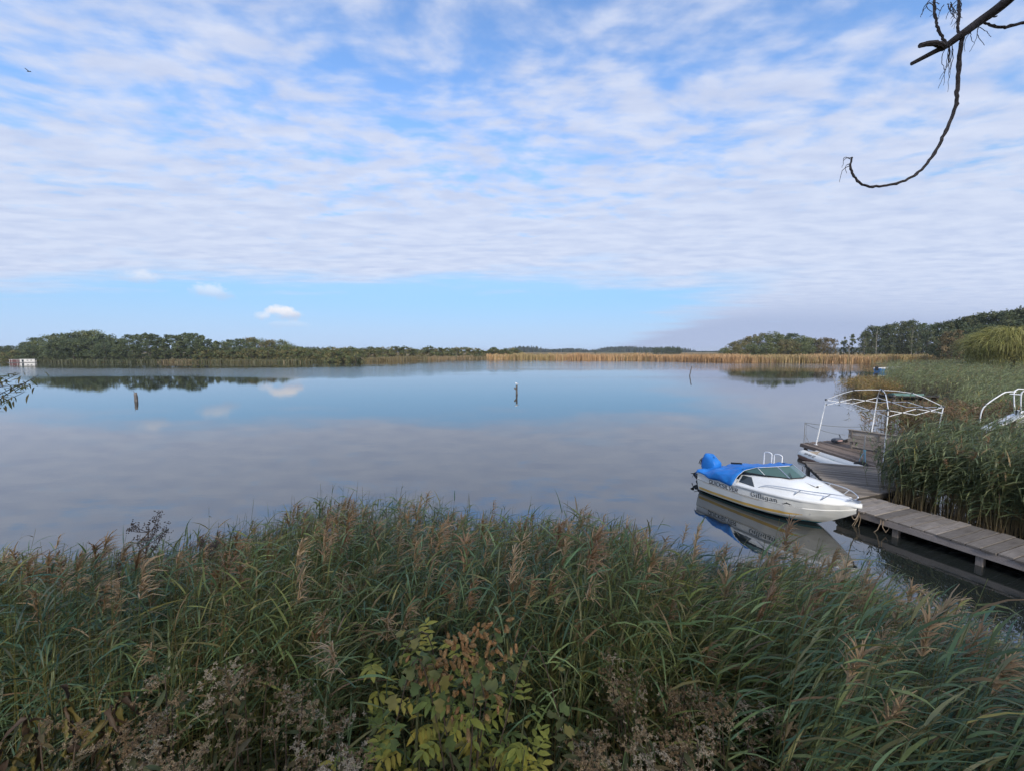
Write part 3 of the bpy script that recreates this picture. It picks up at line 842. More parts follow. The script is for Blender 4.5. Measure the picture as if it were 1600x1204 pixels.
STEEL = mat('steel', (0.62, 0.63, 0.65), 0.28, metal=1.0)
RUBBER = mat('rubber', (0.018, 0.018, 0.019), 0.8, bump=(40, .3, (1, 1, 1)))
GALV = mat('galvanised', (0.30, 0.30, 0.30), 0.5, metal=0.6, noise=(20, .3, 3, (1, 1, 1)))
ROPE_BLUE = mat('rope_blue', (0.13, 0.30, 0.40), 0.9, noise=(60, .3, 3, (1, 1, 1)))
ROPE_DULL = mat('rope_dull', (0.10, 0.11, 0.105), 0.9)
ROPE_TAN = mat('rope_tan', (0.26, 0.20, 0.14), 0.95)

def plank_poly(name, parent, poly, z0, z1, m_, axis):
    """one board as its own object, its local x along the grain"""
    c = Vector((sum(p[0] for p in poly) / len(poly), sum(p[1] for p in poly) / len(poly), 0))
    ax = Vector((axis[0], axis[1], 0)).normalized(); ay = Vector((-ax.y, ax.x, 0))
    loc = [((Vector((p[0], p[1], 0)) - c).dot(ax), (Vector((p[0], p[1], 0)) - c).dot(ay)) for p in poly]
    o = MB().prism(loc, z0 - z1, 0).build(name, m_, parent, bevel=0.005)
    inv = parent.location
    o.location = (c.x - inv.x, c.y - inv.y, z1 - inv.z)
    o.rotation_euler = (rr.gauss(0, .003), rr.gauss(0, .002), math.atan2(ax.y, ax.x) + rr.gauss(0, .003))
    return o

# ------------------------------------------------------------------ narrow jetty
jd = Vector((0.362, -0.932, 0)); jn = Vector((0.932, 0.362, 0))
J0 = Vector((8.80, 11.02, 0)); JW = 1.47
jetty = tag(empty('jetty', J0), 'narrow grey plank jetty running from the moored motorboat to the shore', 'jetty')
pw = 0.235
for k in range(29):
    a = J0 + jd * (k * pw) + jn * rr.uniform(-.03, .02); b = a + jd * (pw - 0.016 - rr.random() * .008)
    e = jn * (JW + rr.uniform(-.04, .05))
    plank_poly('plank', jetty, [(a.x, a.y), ((a + e).x, (a + e).y), ((b + e).x, (b + e).y), (b.x, b.y)], 0.355, 0.40 + rr.uniform(-.004, .006), W_JETTY, jn)
for off, m_ in ((0.03, W_FASCIA), (JW - 0.10, DARKWOOD)):
    a = jn * off + Vector((0, 0, .28)); MB().bar(a + jd * .05, a + jd * 6.8, 0.05, 0.145).build('beam', m_, jetty, bevel=.006)
for off in (1.32, 2.78, 4.4, 6.0):
    for sd_ in (0.11, JW - 0.22):
        p = jd * off + jn * sd_
        o = MB().box((0, 0, 0), (.12, .12, 1.15)).build('post', W_POST, jetty, bevel=.008)
        o.location = p + Vector((0, 0, -.38)); o.rotation_euler = (0, 0, .37)
# ------------------------------------------------------------------ square landing deck behind the motorboat
B = Vector((10.80, 15.2)); ax = Vector((0.925, -0.38)); ay = Vector((-0.375, -0.927))
A_, D_ = Vector((9.30, 11.15)), Vector((11.0, 11.78))
ln = Vector((D_.y - A_.y, -(D_.x - A_.x))).normalized()
deck = tag(empty('landing_deck', (B.x, B.y, 0)), 'wide weathered brown landing deck between the white motorboat and the reeds', 'deck')
for k in range(34):
    a = B + ay * (k * .125); b = a + ay * .117
    s0 = rr.uniform(-.03, .03); L = 3.3
    poly = [tuple(a + ax * s0), tuple(a + ax * L), tuple(b + ax * L), tuple(b + ax * s0)]
    poly = clip_poly(poly, tuple(A_), tuple(ln))
    if len(poly) > 2 and abs(sum(poly[i][0] * poly[(i + 1) % len(poly)][1] - poly[(i + 1) % len(poly)][0] * poly[i][1] for i in range(len(poly)))) > .02:
        plank_poly('plank', deck, poly, 0.425, 0.455 + rr.uniform(-.003, .003), W_DECK, ax)
for s0, e0 in ((.12, 4.1), (1.55, 3.2), (3.1, 1.6)):
    a = ax * s0 + ay * .05; b = ax * s0 + ay * e0
    MB().bar((a.x, a.y, .34), (b.x, b.y, .34), .08, .16).build('beam', DARKWOOD, deck)
    for t in (.06, .5, .96):
        p = a.lerp(b, t); MB().tube([(p.x, p.y, -.8), (p.x, p.y, .26)], .07, 8).build('post', W_POST, deck, smooth=True)
dn = (D_ - A_).normalized(); a = A_ - B; b = D_ - B
MB().bar((a.x + ln.x * .02, a.y + ln.y * .02, .38), (b.x + ln.x * .02, b.y + ln.y * .02, .38), .03, .12).build('fascia', DARKWOOD, deck)
# ------------------------------------------------------------------ gazebo platform
FL, FR, NR, NN = Vector((12.93, 18.38)), Vector((19.0, 20.35)), Vector((19.2, 15.9)), Vector((13.0, 14.05))
plat = tag(empty('bathing_platform', (FL.x, FL.y, 0)), 'reddish brown plank platform carrying the bench and white gazebo frame', 'deck')
npl = 44
for k in range(npl):
    t0, t1 = k / npl, (k + .93) / npl
    poly = [FL.lerp(FR, t0), FL.lerp(FR, t1), NN.lerp(NR, t1), NN.lerp(NR, t0)]
    e = rr.uniform(-.03, .03)
    plank_poly('plank', plat, [(p.x, p.y + e) for p in poly], .385, .42 + rr.uniform(-.003, .003), W_PLAT, (poly[3] - poly[0]))
for (a, b) in ((FL, NN), (FL, FR), (NN, NR)):
    a2, b2 = a - FL, b - FL
    MB().bar((a2.x + .01, a2.y, .325), (b2.x + .01, b2.y, .325), .06, .11).build('beam', W_PLAT, plat, bevel=.005)
for p in (FL.lerp(NN, .06), FL.lerp(NN, .5), FL.lerp(NN, .95), FL.lerp(FR, .5), FL.lerp(FR, .95), NN.lerp(NR, .5), NN.lerp(NR, .95)):
    q = p - FL
    MB().box((q.x + .06, q.y, -.27), (.11, .11, 1.06)).build('post', W_POST, plat, bevel=.008)

# ------------------------------------------------------------------ gazebo frame without its cloth
gl = [at(1275, 694, .42), at(1380, 725, .42), Vector((16.20, 15.75, .42)), Vector((16.55, 18.95, .42))]
gt = [at(1291, 624, 2.40), at(1388, 640, 2.40), at(1474, 635, 2.40), at(1371, 620, 2.40)]
gz = tag(empty('gazebo_frame', gl[0]), 'white folding gazebo frame without its roof cloth on the plank platform', 'gazebo')
o0 = gl[0]
for a, b in zip(gl, gt):
    leg = MB().tube([a - o0, a.lerp(b, .5) - o0], .024, 6).tube([a.lerp(b, .5) - o0, b - o0], .019, 6).build('leg', WHITE_TUBE, gz)
    MB().box((0, 0, 0), (.07, .07, .07)).build('joint', GREY_JOINT, leg).location = b - o0
    MB().box((0, 0, 0), (.06, .06, .05)).build('joint', GREY_JOINT, leg).location = b - o0 - Vector((0, 0, .22))
    MB().box((0, 0, 0), (.10, .10, .012)).build('foot', WHITE_TUBE, leg).location = a - o0 + Vector((0, 0, .007))
for i in range(4):
    a, b = gt[i] - o0, gt[(i + 1) % 4] - o0
    up, dn_ = Vector((0, 0, -.02)), Vector((0, 0, -.25))
    m_ = a.lerp(b, .5)
    for (p, q) in ((a, m_), (m_, b)):
        MB().tube([p + up, q + dn_], .0125, 5).build('scissor_bar', WHITE_TUBE, gz)
        MB().tube([p + dn_ + Vector((.012, .012, 0)), q + up + Vector((.012, .012, 0))], .0125, 5).build('scissor_bar', WHITE_TUBE, gz)
        MB().box((0, 0, 0), (.04, .04, .04)).build('joint', GREY_JOINT, gz).location = p.lerp(q, .5) + Vector((0, 0, -.135))
    MB().box((0, 0, 0), (.04, .04, .045)).build('joint', GREY_JOINT, gz).location = m_ + up
apex = (sum(gt, Vector()) / 4) - o0 + Vector((0, 0, .52))
for i in range(4):
    a = gt[i] - o0; k = a.lerp(apex, .5) + Vector((0, 0, .20))
    MB().tube([a, a.lerp(k, .6) + Vector((0, 0, .03)), k], .014, 6).tube([k, k.lerp(apex, .55) + Vector((0, 0, .02)), apex], .012, 6).build('roof_rib', WHITE_TUBE, gz)
    MB().box((0, 0, 0), (.05, .05, .05)).build('joint', GREY_JOINT, gz).location = k
MB().tube([apex + Vector((0, 0, -.07)), apex + Vector((0, 0, .04))], .05, 8).build('hub', GREY_JOINT, gz)

# ------------------------------------------------------------------ bench on the platform, its back to the camera
b0 = Vector((14.33, 17.40, .42)); bd = Vector((.47, -.883, 0)); bf = Vector((.883, .47, 0))
bench = tag(empty('bench', b0), 'weathered wooden plank bench seen from behind on the platform', 'bench')
LB = 2.0
for k, (z, w_) in enumerate(((.70, .15), (.535, .15), (.37, .14))):
    MB().bar(bf * (-.055 + .02 * (2 - k)) + Vector((0, 0, z)) - bd * .05, bf * (-.055 + .02 * (2 - k)) + bd * LB + Vector((0, 0, z + rr.uniform(-.015, .015))), .03, w_).build('back_board', W_BENCH, bench, bevel=.006)
MB().bar(bf * .0 + Vector((0, 0, .80)) - bd * .07, bf * 0 + bd * (LB + .03) + Vector((0, 0, .80)), .16, .035).build('top_board', W_BENCH, bench, bevel=.006)
for k in range(3):
    MB().bar(bf * (.14 + k * .145) + Vector((0, 0, .42)), bf * (.14 + k * .145) + bd * LB + Vector((0, 0, .42)), .13, .03).build('seat_board', W_BENCH, bench, bevel=.006)
MB().bar(bf * .02 + Vector((0, 0, .13)), bf * .02 + bd * LB + Vector((0, 0, .13)), .03, .11).build('stretcher', W_BENCH, bench, bevel=.006)
for s_ in (.06, 1.0, LB - .06):
    MB().bar(bd * s_ + bf * .03, bd * s_ - bf * .03 + Vector((0, 0, .79)), .07, .09, up=bf).build('leg', W_POST, bench, bevel=.006)
    MB().bar(bd * s_ + bf * .45, bd * s_ + bf * .45 + Vector((0, 0, .40)), .07, .07, up=bf).build('leg', W_POST, bench, bevel=.006)
    MB().bar(bd * s_ + bf * .05 + Vector((0, 0, .375)), bd * s_ + bf * .5 + Vector((0, 0, .375)), .05, .06).build('bearer', W_POST, bench, bevel=.006)

# rope rail along the far edge of the platform
rail = tag(empty('rope_rail', (FL.x, FL.y, .42)), 'thin metal posts with a sagging dull rope along the far platform edge', 'railing')
pa = Vector((.10, -.08, 0)); pb = Vector((FR.x - FL.x - .15, FR.y - FL.y - .12, 0))
MB().tube([pa, pa + Vector((0, 0, .95))], .016, 6).build('post', GALV, rail)
MB().tube([pa + Vector((.22, -.08, 0)), pa + Vector((0.01, 0, .42))], .010, 6).build('brace', GALV, rail)
MB().tube([pb, pb + Vector((.12, 0, .62))], .022, 6).build('post', GALV, rail)
def sag(a, b, s_, n=14):
    return [a.lerp(b, t) - Vector((0, 0, s_ * 4 * t * (1 - t))) for t in np.linspace(0, 1, n)]
MB().tube(sag(pa + Vector((0, 0, .94)), pb + Vector((.12, 0, .60)), .20), .011, 5).build('rope', ROPE_DULL, rail)
MB().tube(sag(pa + Vector((0, 0, .90)), Vector((2.6, .75, .22)), .10), .009, 5).build('rope', ROPE_DULL, rail)
MB().tube([pa + Vector((.06, 0, .93)), pa + Vector((.10, .02, .05))], .005, 4).build('rope', ROPE_DULL, rail)

# tyre fender on its rope at a thin post
tp = Vector((12.86, 15.05, 0))
post = tag(empty('mooring_post', (13.22, 15.35, .42)), 'thin grey mooring post on the platform edge beside the tyre', 'post')
MB().tube([(0, 0, 0), (-.015, 0, .52), (0, 0, .98)], [.028, .026, .022], 7).build('post', GALV, post, smooth=True)
MB().tube([(0, 0, .95), (.20, -.12, .80), (.26, -.16, .62)], .018, 6).build('bracket', W_BENCH, post, smooth=True)
tyre = tag(empty('tyre_fender', tp + Vector((0, 0, .18))), 'black tyre hung as a fender from a light blue rope', 'tyre')
P = []
for i in range(29):
    a = 2 * math.pi * i / 28; row = []
    for k in range(13):
        b_ = 2 * math.pi * k / 12
        r_ = .235 + .075 * math.cos(b_) ; row.append(Vector((.085 * math.sin(b_) * (1 if abs(math.cos(b_)) > .3 else .9), r_ * math.cos(a), r_ * math.sin(a))))
    P.append(row)
ty = MB().grid(P).build('tread', RUBBER, tyre, smooth=True, angle=60); ty.rotation_euler = (0, .38, .35)
rope = tag(empty('blue_rope', (13.22, 15.35, .42)), 'light blue rope looped round the thin post above the tyre', 'rope')
MB().tube([(.035 * math.cos(a * 1.2), .035 * math.sin(a * 1.2), .36 + .02 * (a % 3)) for a in np.linspace(0, 16, 40)], .013, 5).build('coil', ROPE_BLUE, rope, smooth=True)
for dx, dy, s_ in ((-.36, -.12, .10), (-.30, -.34, .02), (-.34, -.50, .0)):
    MB().tube(sag(Vector((0, -.03, .38)), Vector((dx, dy, -.22)), -s_ * .6 - .03, 10), .010, 5).build('strand', ROPE_BLUE, rope, smooth=True)

# ------------------------------------------------------------------ stroke lettering
FONT = {  # polylines on a 1-high grid (width, strokes)
    'Q': (.85, [[(.15, 1), (.72, 1), (.8, .9), (.8, .12), (.72, 0), (.1, 0), (.03, .1), (.03, .88), (.15, 1)], [(.5, .28), (.82, -.12)]]),
    'U': (.8, [[(.05, 1), (.05, .1), (.13, 0), (.65, 0), (.73, .1), (.73, 1)]]), 'I': (.22, [[(.1, 1), (.1, 0)]]),
    'C': (.75, [[(.7, 1), (.13, 1), (.05, .9), (.05, .1), (.13, 0), (.7, 0)]]), 'K': (.78, [[(.05, 1), (.05, 0)], [(.7, 1), (.1, .48), (.72, 0)]]),
    'S': (.75, [[(.7, 1), (.13, 1), (.05, .9), (.05, .6), (.13, .52), (.62, .48), (.7, .4), (.7, .1), (.62, 0), (.03, 0)]]), 'L': (.62, [[(.05, 1), (.05, 0), (.58, 0)]]),
    'V': (.8, [[(.03, 1), (.4, 0), (.77, 1)]]), 'E': (.68, [[(.63, 1), (.05, 1), (.05, 0), (.63, 0)], [(.05, .5), (.55, .5)]]),
    'R': (.78, [[(.05, 0), (.05, 1), (.62, 1), (.7, .9), (.7, .6), (.62, .5), (.1, .5)], [(.35, .5), (.72, 0)]]),
    'G': (.85, [[(.72, .86), (.42, 1.02), (.12, .86), (.08, .25), (.4, 0), (.72, .15), (.72, .5), (.45, .52)]]),
    'i': (.30, [[(.04, .60), (.14, .68), (.14, .08), (.24, 0)], [(.12, .9), (.16, .93)]]), 'l': (.30, [[(.04, .95), (.14, 1.02), (.14, .08), (.24, 0)]]),
    'g': (.62, [[(.5, .62), (.22, .68), (.07, .5), (.1, .16), (.3, .05), (.48, .18)], [(.5, .68), (.48, -.12), (.28, -.3), (.06, -.2)]]),
    'a': (.62, [[(.10, .6), (.3, .68), (.48, .56), (.48, .1), (.58, 0)], [(.48, .38), (.18, .36), (.07, .18), (.2, .0), (.46, .14)]]),
    'n': (.62, [[(.04, .60), (.12, .66), (.12, 0)], [(.12, .52), (.34, .68), (.48, .56), (.48, .08), (.58, 0)]]),
    'W': (1.0, [[(.03, 1), (.25, 0), (.5, .8), (.75, 0), (.97, 1)]]), 'M': (.9, [[(.05, 0), (.05, 1), (.45, .3), (.85, 1), (.85, 0)]]), 'N': (.8, [[(.05, 0), (.05, 1), (.7, 0), (.7, 1)]]),
    '-': (.5, [[(.08, .5), (.42, .5)]]), '0': (.7, [[(.1, 1), (.6, 1), (.6, 0), (.1, 0), (.1, 1)]]), '2': (.7, [[(.05, 1), (.6, 1), (.6, .5), (.05, .5), (.05, 0), (.62, 0)]]), ' ': (.4, []),
}
def letter_quads(ch, nib):
    """pen strokes swept by a slanted nib -> list of quads in letter space"""
    out = []
    for st in FONT[ch][1]:
        pts = [Vector((*p, 0)) for p in st]
        for a, b in zip(pts, pts[1:]):
            if nib[2] == 'round':
                d = (b - a).normalized(); n_ = Vector((-d.y, d.x, 0)) * nib[0] / 2; e = d * nib[0] * .45
                out.append([a - e - n_, b + e - n_, b + e + n_, a - e + n_])
            else:
                n_ = Vector((nib[0], nib[1], 0)) / 2
                t = Vector((-nib[1], nib[0], 0)).normalized() * .035
                out.append([a - n_, b - n_, b + n_, a + n_]); 
                d = (b - a).normalized()
                if abs(d.cross(n_.normalized()).z) < .35:
                    out[-1] = [a - n_ - t, b + n_ - t, b + n_ + t, a - n_ + t]
    return out
def lettering(text, x0, height, width, surf, nib, gap=.14, shear=0.0, z_of=None):
    """surf(s, t) -> 3-D point; text runs along s. Returns an MB holding thin letters"""
    tot = sum(FONT[c][0] + gap for c in text) - gap
    k = width / tot; mb = MB(); s = 0.0
    for ch in text:
        for q in letter_quads(ch, nib):
            n = 2
            pts = []
            for i in range(4):
                a, b = q[i], q[(i + 1) % 4]
                for j in range(n):
                    p = a.lerp(b, j / n); pts.append(surf(x0 + (s + p.x + shear * p.y) * k, p.y * height))
            mb.add(pts, [tuple(range(len(pts)))])
        s += FONT[ch][0] + gap
    return mb
# ------------------------------------------------------------------ white motorboat
GEL = mat('gelcoat', (0.78, 0.785, 0.77), 0.22, spec=0.5, coat=0.3, noise=(2.2, .05, 5, (1, 1, 1)))
def hullm(t, b, tcn):
    s_ = t.n('ShaderNodeSeparateXYZ'); t.link(tcn.outputs['Object'], s_.inputs[0])
    zz_ = t.m('SUBTRACT', s_.outputs[2], t.m('MULTIPLY', s_.outputs[0], .012))
    dirt = t.noise(t.mapping(tcn.outputs['Object'], (1.2, 1.2, 7)), 1.6, 5.0)
    c = t.mix(t.m('MULTIPLY', t.step(dirt, .45, .8), .30), (0.74, 0.735, 0.70, 1), (0.50, 0.49, 0.43, 1))
    scum = t.m('MULTIPLY', t.step(t.m('ADD', zz_, t.m('MULTIPLY', t.m('SUBTRACT', dirt, .5), .16)), .17, .05), .55)
    c = t.mix(scum, c, (0.30, 0.27, 0.17, 1))
    c = t.mix(t.step(zz_, .055, .050), c, (0.05, 0.22, 0.27, 1))
    c = t.mix(t.step(zz_, .020, .012), c, (0.02, 0.05, 0.08, 1))
    t.link(c, b.inputs['Base Color'])
HULL = mat('hull_paint', (0.7, 0.7, 0.68), 0.25, coat=0.2, build=hullm)
def tarp(t, b, tcn):
    f = t.noise(tcn.outputs['Object'], 7.0, 5.0); g_ = t.noise(tcn.outputs['Object'], 60.0, 2.0)
    t.link(t.ramp(t.noise(tcn.outputs['Object'], 2.5, 4.0), [(.3, (0.010, 0.135, 0.46)), (.7, (0.018, 0.20, 0.62))]), b.inputs['Base Color'])
    bn = t.n('ShaderNodeBump'); bn.inputs['Strength'].default_value = .5; bn.inputs['Distance'].default_value = .03
    t.link(t.m('ADD', f, t.m('MULTIPLY', g_, .06)), bn.inputs['Height']); t.link(bn.outputs[0], b.inputs['Normal'])
TARP = mat('blue_tarp', (0.015, 0.17, 0.55), 0.5, spec=0.4, build=tarp)
GLASSG = mat('tinted_glass', (0.05, 0.11, 0.10), 0.04, spec=0.9)
DARKGLASS = mat('dark_glass', (0.035, 0.045, 0.05), 0.08, spec=0.8)
BLACKP = mat('black_plastic', (0.018, 0.018, 0.020), 0.35)
DECAL = mat('decal_black', (0.02, 0.02, 0.025), 0.4)
DECALG = mat('decal_grey', (0.075, 0.08, 0.085), 0.4)
YELLOW = mat('decal_yellow', (0.62, 0.40, 0.10), 0.4, noise=(3, .2, 4, (1, 1, 8)))
SEAMG = mat('seam_grey', (0.11, 0.105, 0.10), 0.6)

hx = [0, .5, 1.0, 1.6, 2.2, 2.7, 3.1, 3.45, 3.70, 3.88]
hb = [.84, .88, .90, .90, .87, .80, .69, .53, .32, .05]
hs_ = [.64, .645, .65, .66, .68, .70, .72, .74, .755, .77]
hk = [.86, .89, .90, .90, .855, .765, .63, .45, .24, .035]        # knuckle
hkz = [.42, .42, .42, .425, .44, .465, .50, .555, .615, .69]
hc = [.77, .80, .81, .80, .73, .61, .45, .27, .11, .015]
hcz = [.07, .07, .08, .09, .12, .17, .26, .39, .51, .63]
hz = [-.22, -.23, -.23, -.23, -.22, -.16, .0, .22, .41, .58]
def hp(arr, x): return float(np.interp(x, hx, arr))
def hull_side(x, z, off=.004):
    """point on the starboard side (y < 0)"""
    c, cz, k, kz, b_, sz_ = hp(hc, x), hp(hcz, x), hp(hk, x), hp(hkz, x), hp(hb, x), hp(hs_, x)
    y = np.interp(z, [cz, cz + .012, (cz + kz) / 2, kz, kz + .014, (kz + sz_) / 2, sz_], [c, c + .012, (c + k) / 2 + .012, k, k - .012, (k + b_) / 2 - .004, b_])
    return Vector((x, -float(y) - off, z))
bc = Vector((6.74, 13.45, 0)); bh = math.atan2(-.912, .41)
boat = tag(empty('motorboat', bc, bh), 'white cabin motorboat named Gilligan under a blue cover beside the landing deck', 'boat')
xs = sorted(set(list(np.linspace(0, 3.88, 40)) + hx))
rows = []
for x in xs:
    half = [(0, hp(hz, x)), (hp(hc, x) * .5, hp(hz, x) * .55 + hp(hcz, x) * .45), (hp(hc, x), hp(hcz, x)), (hp(hc, x) + .012, hp(hcz, x) + .012),
            ((hp(hc, x) + hp(hk, x)) / 2 + .012, (hp(hcz, x) + hp(hkz, x)) / 2), (hp(hk, x), hp(hkz, x)), (hp(hk, x) - .012, hp(hkz, x) + .014), ((hp(hk, x) + hp(hb, x)) / 2 - .004, (hp(hkz, x) + hp(hs_, x)) / 2), (hp(hb, x), hp(hs_, x))]
    rows.append([Vector((x + .16 * max(0, z) * (x / 3.88) ** 6, -y, z)) for y, z in reversed(half)] + [Vector((x + .16 * max(0, z) * (x / 3.88) ** 6, y, z)) for y, z in half[1:]])
mb = MB().grid(rows)
n = len(rows[0]); mb.add(rows[0], [tuple(range(n))])
hull = mb.build('hull', HULL, boat, smooth=True, angle=22)
# seam lines and the stripe
for z_a, r_ in ((hkz, .006),):
    MB().tube([hull_side(x, hp(z_a, x) + .006, .002) for x in np.linspace(.02, 3.85, 40)], r_, 5).build('knuckle_line', SEAMG, hull)
lo = [hull_side(x, hp(hcz, x) + .045 + .0 * x, .005) for x in np.linspace(.05, 3.05, 34)]
hi = [hull_side(x, hp(hcz, x) + .04 + .080 * (1 - .75 * max(0, (x - 2.6) / .45)), .005) for x in np.linspace(.05, 3.05, 34)]
MB().grid([lo, hi]).build('stripe', YELLOW, hull)
lo = [hull_side(x, hp(hkz, x) - .028, .005) for x in np.linspace(.25, 2.1, 24)]
hi = [hull_side(x, hp(hkz, x) - .016, .005) for x in np.linspace(.25, 2.1, 24)]
MB().grid([lo, hi]).build('stripe', mat('decal_tan', (.50, .40, .25), .4), hull)
# lettering on the starboard side
lettering('QUICKSILVER', .48, .10, .98, lambda s, t: hull_side(s, hp(hkz, s) + .022 + t, .006), (.17, 0, 'round'), gap=.20, shear=.16).build('name_lettering', DECAL, hull)
lettering('Gilligan', 1.86, .125, .70, lambda s, t: hull_side(s, hp(hkz, s) + .040 + t, .006), (.16, .085, 'nib'), gap=.10).build('name_lettering', DECALG, hull)
dol = [(0, .012), (.045, .020), (.08, .045), (.105, .052), (.115, .080), (.130, .056), (.165, .048), (.19, .030), (.225, .018), (.232, .010), (.185, .014), (.178, -.004), (.165, .012), (.15, .020), (.12, .024), (.085, .018), (.05, .004), (.012, -.006), (.025, .004)]
s0 = 2.66
# arching dolphin facing the bow, as two fan-filled halves
mb = MB(); pts = [hull_side(s0 + a, hp(hkz, s0 + a) + .035 + b_, .006) for a, b_ in dol]
mb.add(pts, [(0, 1, 18), (1, 16, 17, 18), (1, 2, 15, 16), (2, 3, 14, 15), (3, 4, 5), (3, 5, 13, 14), (5, 6, 12, 13), (6, 7, 10, 12), (12, 10, 11), (7, 8, 10), (8, 9, 10)])
mb.build('dolphin_decal', DECAL, hull)
MB().tube([hull_side(3.20, .36, .0), hull_side(3.20, .36, .018)], .016, 8).build('drain_fitting', STEEL, hull)
# deck moulding
rows = []
def deck_top(x): return float(np.interp(x, [1.35, 1.75, 2.35, 2.8, 3.2, 3.6, 3.9, 4.08], [.97, 1.06, 1.12, 1.085, .975, .885, .84, .815]))
dxs = list(np.linspace(1.38, 4.08, 34))
for x in dxs:
    if x <= 3.80: b_ = hp(hb, x) + .03
    else: b_ = float(np.interp(x, [3.80, 3.95, 4.04, 4.08], [hp(hb, 3.80) + .03, .150, .075, .02]))
    b_ = max(b_, .02); s_ = hp(hs_, min(x, 3.88)) + .015 + .02 * max(0, x - 3.3); T = max(deck_top(x), s_ + .05)
    k = max(0., min(1., (3.9 - x) / .8)); T = s_ + .03 + (T - s_ - .03) * max(.25, min(1., (4.12 - x) / .2))
    half = [(b_ - .02, s_ - .055), (b_, s_ - .035), (b_ + .006, s_), (b_ - .012, s_ + .03), (b_ * .90, s_ + .045), (b_ * (.80), s_ + .05 + (T - s_ - .05) * .35 * k), (b_ * .70, s_ + .05 + (T - s_ - .05) * (.35 + .40 * k)), (b_ * .5, s_ + .05 + (T - s_ - .05) * .88), (b_ * .25, s_ + .05 + (T - s_ - .05) * .97), (0, T)]
    rows.append([Vector((x, -y, z)) for y, z in half] + [Vector((x, y, z)) for y, z in reversed(half[:-1])])
mb = MB().grid(rows)
mb.add(rows[-1], [tuple(range(len(rows[-1])))]); mb.add(rows[0], [tuple(range(len(rows[0])))])
deckm = mb.build('deck', GEL, boat, smooth=True, angle=50)
# cockpit coaming aft of the cabin
mb = MB()
for s_ in (-1, 1):
    mb.grid([[Vector((x, s_ * (hp(hb, x) + .03), hp(hs_, x) - .04)), Vector((x, s_ * (hp(hb, x) + .034), hp(hs_, x) + .02)), Vector((x, s_ * (hp(hb, x) - .01), hp(hs_, x) + .03 + .09 * max(0, min(1, (x - .2) / .5)))), Vector((x, s_ * (hp(hb, x) - .14), hp(hs_, x) + .03 + .11 * max(0, min(1, (x - .3) / .5)))), Vector((x, s_ * (hp(hb, x) - .17), hp(hs_, x) - .2))] for x in np.linspace(-.03, 1.42, 14)])
mb.box((.02, 0, .50), (.10, 1.5, .16)).box((.75, 0, .15), (1.4, 1.5, .03))
mb.build('coaming', GEL, boat, smooth=True, angle=45)
# side window
def cab(x, f):
    """point on the starboard cabin side: f 0 at side deck, 1 at shoulder"""
    b_ = hp(hb, x) + .03; s_ = hp(hs_, x) + .015; T = deck_top(x)
    return Vector((x, -(b_ * (.90 - .20 * f)) - .008, s_ + .045 + (T - s_ - .05) * .75 * f + .006))
mb = MB(); mb.add([cab(1.45, .12), cab(1.92, .02), cab(1.72, .88), cab(1.45, .98)], [(0, 1, 2, 3)]); mb.build('side_window', DARKGLASS, deckm, solid=.006)
# windscreen: base and top outlines of five panes
wb = [Vector((1.40, -.70, 1.02)), Vector((2.05, -.58, 1.065)), Vector((2.58, -.35, 1.10)), Vector((2.70, 0, 1.115))]
wt = [Vector((1.30, -.665, 1.05)), Vector((1.80, -.55, 1.22)), Vector((2.22, -.32, 1.32)), Vector((2.32, 0, 1.335))]
def mir(v_): return Vector((v_.x, -v_.y, v_.z))
WB = wb + [mir(p) for p in reversed(wb[:-1])]; WT = wt + [mir(p) for p in reversed(wt[:-1])]
ws = MB().tube(WT, .013, 6).tube(WB, .016, 6).build('windscreen_frame', BLACKP, deckm, smooth=True)
for i in range(6):
    MB().add([WB[i], WB[i + 1], WT[i + 1], WT[i]], [(0, 1, 2, 3)]).build('pane', GLASSG, ws, solid=.006)
for i in (2, 4):
    MB().tube([WB[i], WT[i]], .016, 6).build('mullion', STEEL, ws)
for i in (1, 5):
    MB().tube([WB[i], WT[i]], .008, 6).build('mullion', WHITE_TUBE, ws)
